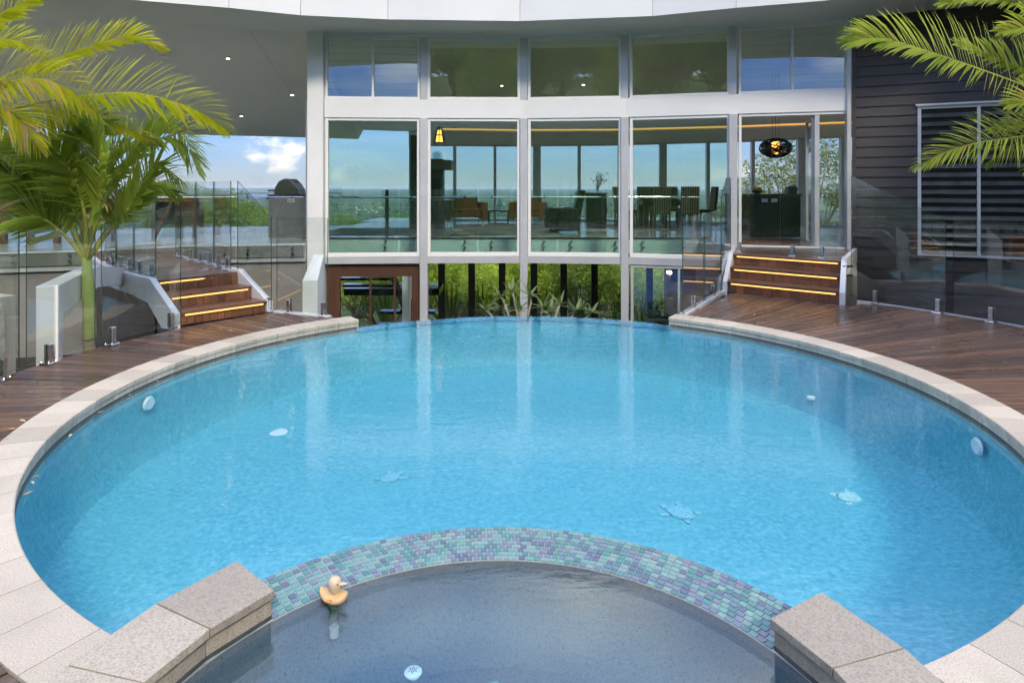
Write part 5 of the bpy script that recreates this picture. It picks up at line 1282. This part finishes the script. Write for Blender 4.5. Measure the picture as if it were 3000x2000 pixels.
# ================================================================== plants
def blade(mb, base, az, length, el, w, droop, n=4, fold=.35):
    d = Vector((math.cos(az)*math.cos(el), math.sin(az)*math.cos(el), math.sin(el))); s_ = Vector((-math.sin(az), math.cos(az), 0)); p = Vector(base); prev = None; pts = []
    for i in range(n+1):
        f = i/n; ww = w*(.55+.45*math.sin(min(1, f*1.6+.3)*math.pi*.5))*(1-f**2.2); up_ = s_.cross(d).normalized()
        pts.append((p-s_*ww*.5+up_*ww*fold*.3, p.copy(), p+s_*ww*.5+up_*ww*fold*.3)); d = (d+Vector((0, 0, -droop/n))).normalized(); p = p+d*length/n
    vs = [q for t3 in pts for q in t3]; fs = []
    for i in range(n): fs += [(3*i, 3*i+1, 3*i+4, 3*i+3), (3*i+1, 3*i+2, 3*i+5, 3*i+4)]
    mb.add(vs, fs)
def yucca(x, y, zt, h, label, seed):
    rg = random.Random(seed); e = empty('yucca', (x, y, zt-h), label, 'yucca', 'sword leaved plants behind the lower doors'); mb = MB(); st = h*.25
    for k in range(44): blade(mb, (rg.gauss(0, .03), rg.gauss(0, .03), st*(.6+.5*rg.random())), rg.random()*6.28, h*(.62+.2*rg.random()), R_(rg.uniform(38, 88)), .10, rg.uniform(.1, .5))
    part('foliage', mb, M['yuccaleaf'], e); part('stem', MB().tube([(0, 0, -.6), (0, 0, st)], [.07, .05], 8), M['bark'], e)
lbl = ['sword leaved yucca at the left, seen through the timber doors', 'sword leaved yucca behind the first black door post', 'bright upright yucca between the second and third black posts', 'sword leaved yucca behind the frangipani', 'sword leaved yucca right of the centre mullion', 'tall sword leaved yucca at the fifth black post', 'sword leaved yucca right of the sixth black post', 'sword leaved yucca behind the lower louvres']
for i, (u, v, d, h) in enumerate(((1130, 800, 18.6, 2.4), (1318, 800, 18.3, 2.4), (1412, 826, 18.0, 2.2), (1500, 826, 18.4, 2.2), (1585, 838, 18.6, 2.0), (1700, 822, 18.0, 2.3), (1800, 870, 18.0, 2.0), (1888, 846, 18.2, 2.1))):
    p = V(u, v, d); yucca(p.x, p.y, p.z, h, lbl[i], 20+i)
# frangipani between the pool edge and the glass
rg = random.Random(31); e = empty('frangipani', (.35, 9.6, -1.8), 'frangipani shrub with long glossy leaves behind the vanishing edge', 'shrub')
mb = MB(); ml = MB()
tips = [V(1466, 868, 9.4), V(1425, 905, 9.3), V(1498, 850, 9.6), V(1553, 862, 9.4), V(1590, 895, 9.5), V(1640, 890, 9.5), V(1690, 905, 9.6), V(1520, 905, 9.3), V(1470, 905, 9.5), V(1735, 912, 9.5), V(1610, 912, 9.3)]
O = Vector((.35, 9.6, -1.8))
for t_ in tips:
    t_ = t_-O; m = Vector((t_.x*.55+rg.gauss(0, .06), t_.y*.5, t_.z*.62)); mb.tube([(rg.gauss(0, .05), rg.gauss(0, .05), 0), m, t_-Vector((t_.x*.12, 0, .12)), t_], [.032, .024, .018, .012], 7)
    for k in range(9): blade(ml, t_+Vector((0, 0, -.03*rg.random())), k*2.4+rg.random()*.5, rg.uniform(.14, .34), R_(rg.uniform(-5, 75)), .058, rg.uniform(.1, .5), 4, .25)
part('branch', mb, M['pale_bark'], e); part('foliage', ml, M['frangileaf'], e)
# garden floor between pool and house
tag(MB().prism([(-4.2, 8.4), (4.2, 8.6), (5.6, 11), (-3.7, 12)], -2.4, -1.85).obj('court_bed', M['soil']), kind='structure')

# ================================================================== palms
def spline(ctrl, n):
    P = [Vector(c) for c in ctrl]; P = [P[0]*2-P[1]]+P+[P[-1]*2-P[-2]]; out = []; m = len(P)-3
    for i in range(n):
        t_ = m*i/(n-1); k = min(int(t_), m-1); f = t_-k; a, b, c, d = P[k:k+4]
        out.append(.5*((2*b)+(-a+c)*f+(2*a-5*b+4*c-d)*f*f+(-a+3*b-3*c+d)*f**3))
    return out
def frond(ctrl, n, L, w, droop, mats, parent, seed, start=.18, lift=.35, a0=72, a1=22, torn=.0, dry=0.0, rach=.014, face=(0, 0, 1)):
    face = Vector(face)
    rg = random.Random(seed); pts = spline(ctrl, n+1); mb = MB()
    mb.tube(pts[::2] if len(pts) > 24 else pts, [rach*(1-.85*i/(len(pts[::2] if len(pts) > 24 else pts)-1)) for i in range(len(pts[::2] if len(pts) > 24 else pts))], 5, 1)
    for i in range(int(n*start), n):
        f = (i/n-start)/(1-start); T = (pts[i+1]-pts[max(i-1, 0)]).normalized(); S_ = T.cross(face); S_ = S_.normalized() if S_.length > .05 else Vector((0, 1, 0)); N = S_.cross(T).normalized()
        ln = L*(math.sin(math.pi*(.16+.80*f))**.55)*(1-.35*f)
        for sd_ in (-1, 1):
            if rg.random() < torn*.35: continue
            a = R_(a0+(a1-a0)*f+rg.gauss(0, 4)); d = (T*math.cos(a)+S_*sd_*math.sin(a)+N*(lift*(1-.3*f)+rg.gauss(0, .07))).normalized()
            l = ln*(.85+.25*rg.random())*(1-(torn*.5*rg.random())); p = pts[i]+T*rg.uniform(-.005, .005); ww = w*(1-.45*f)*(.8+.4*rg.random())
            isd = rg.random() < dry
            wv = (N*.75+T*.65); q4 = []; nseg = 4
            for j in range(nseg+1):
                g = j/nseg; wd_ = ww*(.55, 1, .92, .6, .06)[j]; x = (wv-d*wv.dot(d)).normalized()
                q4 += [p-x*wd_*.5, p+x*wd_*.5]; d = (d+Vector((0, 0, -1))*droop*(.25+g)*(1.0 if not isd else 1.9)/nseg+T*.03).normalized(); p = p+d*l/nseg
            mb.add(q4, [(2*j, 2*j+1, 2*j+3, 2*j+2) for j in range(nseg)], 2 if isd else 0)
    o = mb.obj('frond', mats, parent); return o
# small palm behind the left fence
sp0 = V(262, 1000, 6.55); base = Vector((sp0.x, 6.55, -1.1)); top = V(253, 765, 6.55)
sm = empty('small_palm', base, 'small palm with smooth green trunk behind the left glass fence', 'palm')
MB().tube([(base.x, base.y, -1.15), (base.x, base.y, -.35), (base.x, base.y, .12)], [.068, .060, .058], 14).obj('trunk', plain('ringed_palm_trunk', (.32, .25, .16), .8, var=.3, scale=4, stretch=(1, 1, 9)), sm, smooth=True)
mb = MB().tube([(base.x, base.y, .12), (base.x, base.y, .16), (base.x-.002, base.y, .45), ((base.x+top.x)/2, base.y, .72), (top.x, top.y, top.z+.04)], [.058, .062, .060, .053, .042], 16); mb.obj('crownshaft', M['crownshaft'], sm, smooth=True)
mb = MB()
for z in (.12, -.02, -.16): mb.lathe([(.060, z), (.064, z+.008), (.060, z+.016)], (base.x, base.y, 0), 16)
mb.obj('leaf_scar', M['bark'], sm)
D0 = 6.55
small = [[(253, 765, 0), (232, 650, .1), (150, 545, .2), (50, 490, .2), (-60, 520, .2)], [(255, 765, 0), (300, 600, -.1), (370, 470, -.15), (470, 405, -.2), (545, 430, -.2), (585, 515, -.2)],
         [(256, 765, 0), (318, 660, .1), (375, 575, .2), (440, 535, .25), (522, 567, .3)], [(252, 765, 0), (235, 640, .25), (235, 500, .4), (270, 405, .5), (350, 380, .5)], [(250, 765, 0), (190, 690, -.2), (120, 640, -.35), (50, 645, -.4), (-40, 700, -.4)],
         [(250, 765, 0), (175, 620, .3), (70, 555, .5), (-70, 590, .6)], [(254, 765, 0), (245, 610, -.3), (195, 480, -.45), (120, 420, -.5), (30, 430, -.5)], [(254, 765, 0), (270, 620, .2), (300, 500, .35), (350, 440, .4), (430, 430, .45)],
         [(254, 765, 0), (285, 640, -.35), (300, 520, -.5), (280, 430, -.6), (220, 390, -.6)], [(252, 765, 0), (205, 640, .05), (110, 520, .05), (0, 460, .05), (-90, 470, 0)]]
small += [[(u+7*((k*37) % 11-5)*(j > 0), v+6*((k*53+j*17) % 13-6)*(j > 0)-6*j, dd*-.8) for j, (u, v, dd) in enumerate(c)] for k, c in enumerate(small[:4])]
for i, c in enumerate(small): frond([V(u, v, D0+dd) for u, v, dd in c], 62, .56, .062, .55, [M['frond_g'], M['rachis'], M['frond_dry']], sm, 300+i, .26, .30, 62, 20, .25, .03, .020, (random.uniform(-.3, .3), -.75, .65))
# tall golden palm standing outside the picture on the left
lb_ = Vector((-5.9, 6.1, -1.1)); lp = empty('golden_palm', lb_, 'golden green palm whose fronds reach in from the upper left', 'palm')
lt = V(-230, 330, 6.0); MB().tube([(lb_.x, lb_.y, -1.15), (lb_.x, lb_.y, 1.0), lt-Vector((.1, 0, .35)), lt], [.09, .08, .07, .05], 12).obj('trunk', M['crownshaft'], lp, smooth=True)
gold = [([(-230, 360), (-60, 345), (100, 305), (237, 284), (390, 273), (520, 303), (600, 338), (660, 380)], 6.0, 70, .47, .05), ([(-230, 330), (-80, 265), (60, 205), (170, 170), (290, 128), (390, 110), (480, 146)], 6.2, 64, .36, .10),
        ([(-230, 320), (-120, 150), (-20, 60), (80, 5), (170, -40)], 5.9, 46, .42, .0), ([(-230, 340), (-80, 265), (20, 243), (115, 232), (200, 262), (290, 335)], 5.7, 52, .42, .35),
        ([(-230, 350), (-90, 310), (10, 320), (70, 365), (118, 440)], 5.6, 44, .40, .45), ([(-230, 360), (-60, 330), (100, 310), (230, 335), (340, 365), (445, 410)], 6.3, 58, .36, .12),
        ([(-230, 370), (-100, 350), (0, 370), (60, 430), (80, 520)], 6.4, 44, .40, .12), ([(-230, 300), (-140, 180), (-50, 130), (40, 120), (130, 160)], 6.4, 46, .36, .05)]
for i, (c, D_, n_, L_, dry_) in enumerate(gold): frond([V(u, v, D_-.25*(1-k/(len(c)-1))) for k, (u, v) in enumerate(c)], int(n_*1.35), L_*1.15, .052, .42 if i not in (3, 4) else .8, [M['frond_y'], M['rachis'], M['frond_dry']], lp, 400+i, .12, .40, 78, 16, .03, dry_, .013, (.1, -.85, .5))
# palm outside the picture on the right
rb_ = Vector((6.75, 6.2, -.9)); rp_ = empty('pale_palm', rb_, 'palm whose pale green fronds reach in from the upper right', 'palm')
rt = V(3420, 400, 6.0); MB().tube([(rb_.x, rb_.y, -.95), (rb_.x, rb_.y, .8), rt-Vector((.1, 0, .35)), rt], [.09, .08, .07, .05], 12).obj('trunk', M['crownshaft'], rp_, smooth=True)
pale = [([(3420, 420), (3200, 330), (3000, 250), (2860, 199), (2740, 158), (2620, 122), (2545, 115), (2483, 128)], 5.8, 78, .50), ([(3420, 430), (3260, 330), (3120, 265), (3000, 205), (2900, 165), (2800, 130)], 6.1, 58, .42),
        ([(3420, 440), (3230, 400), (3060, 392), (2960, 405), (2860, 420), (2760, 450), (2682, 492)], 5.6, 64, .40), ([(3420, 450), (3260, 410), (3150, 390), (3050, 395), (2960, 430), (2888, 478)], 5.9, 56, .40),
        ([(3420, 390), (3260, 200), (3100, 70), (2960, 5), (2850, -5), (2752, 18)], 6.0, 56, .36), ([(3420, 380), (3260, 190), (3130, 110), (3020, 85), (2930, 95)], 5.7, 50, .44), ([(3420, 460), (3250, 440), (3120, 380), (3000, 365), (2900, 385)], 6.4, 50, .36),
        ([(3420, 470), (3300, 400), (3160, 330), (3040, 300), (2950, 310)], 5.5, 52, .42), ([(3420, 380), (3300, 160), (3180, 20), (3060, -40), (2960, -30)], 5.9, 50, .42), ([(3420, 470), (3300, 450), (3180, 440), (3080, 460), (3000, 500)], 5.5, 46, .36)]
for i, (c, D_, n_, L_) in enumerate(pale): frond([V(u, v, D_) for u, v in c], int(n_*1.25), L_*1.12, .046, .60, [M['frond_r'], M['rachis'], M['frond_dry']], rp_, 500+i, .10, .45, 80, 16, .02, .03, .012, (-.1, -.85, .5))

# ================================================================== fallen leaves
lm_ = plain('dry_leaf', (.45, .26, .09), .7, var=.4, scale=20); lg_ = plain('pale_leaf', (.62, .50, .30), .7, var=.3, scale=20)
me_l = None
def fallen(p, rz, s, label, group, mat):
    mb = MB().add([(-.03, 0, 0), (-.012, -.009, .003), (.012, -.008, .006), (.03, 0, .002), (.012, .008, .007), (-.012, .009, .004), (-.03, 0, .0012), (.03, 0, .0035)], [(0, 1, 2, 3, 4, 5)])
    o = mb.obj('fallen_leaf', mat); o.location = p; o.rotation_euler.z = rz; o.scale = (s, s, 1); tag(o, label, 'leaf', group)
rg = random.Random(17)
for u, v in ((2256, 900), (2210, 921), (2386, 968), (2444, 952), (2605, 975), (2665, 965), (2785, 961), (2943, 1063), (2930, 1083), (2733, 1017), (2398, 973), (2180, 865)):
    p = G(u, v, ZD+.004); fallen(p, rg.random()*6.28, .55+.6*rg.random(), 'small dry leaf lying on the right timber deck', 'leaves on the right deck', rg.choice((lm_, lg_)))
for u, v in ((65, 1232), (30, 1258), (625, 950), (645, 962), (675, 968), (18, 1290)):
    p = G(u, v, ZD+.004); fallen(p, rg.random()*6.28, .8+.7*rg.random(), 'small dry leaf lying on the left timber deck', 'leaves on the left deck', rg.choice((lm_, lg_)))
for u, v in ((1275, 936), (1195, 934), (461, 1117), (822, 997), (296, 1207), (207, 1275), (93, 1398), (85, 1415), (72, 1447), (852, 990), (377, 1157)):
    p = G(u, v, .004); q = Vector((p.x, p.y))-PC
    if q.length > PR-.04: q = q.normalized()*(PR-.04); p = Vector((PC.x+q.x, PC.y+q.y, .004))
    fallen(p, rg.random()*6.28, .5+.4*rg.random(), 'curled dry leaf floating against the pool edge', 'leaves floating in the pool', rg.choice((lm_, lg_)))
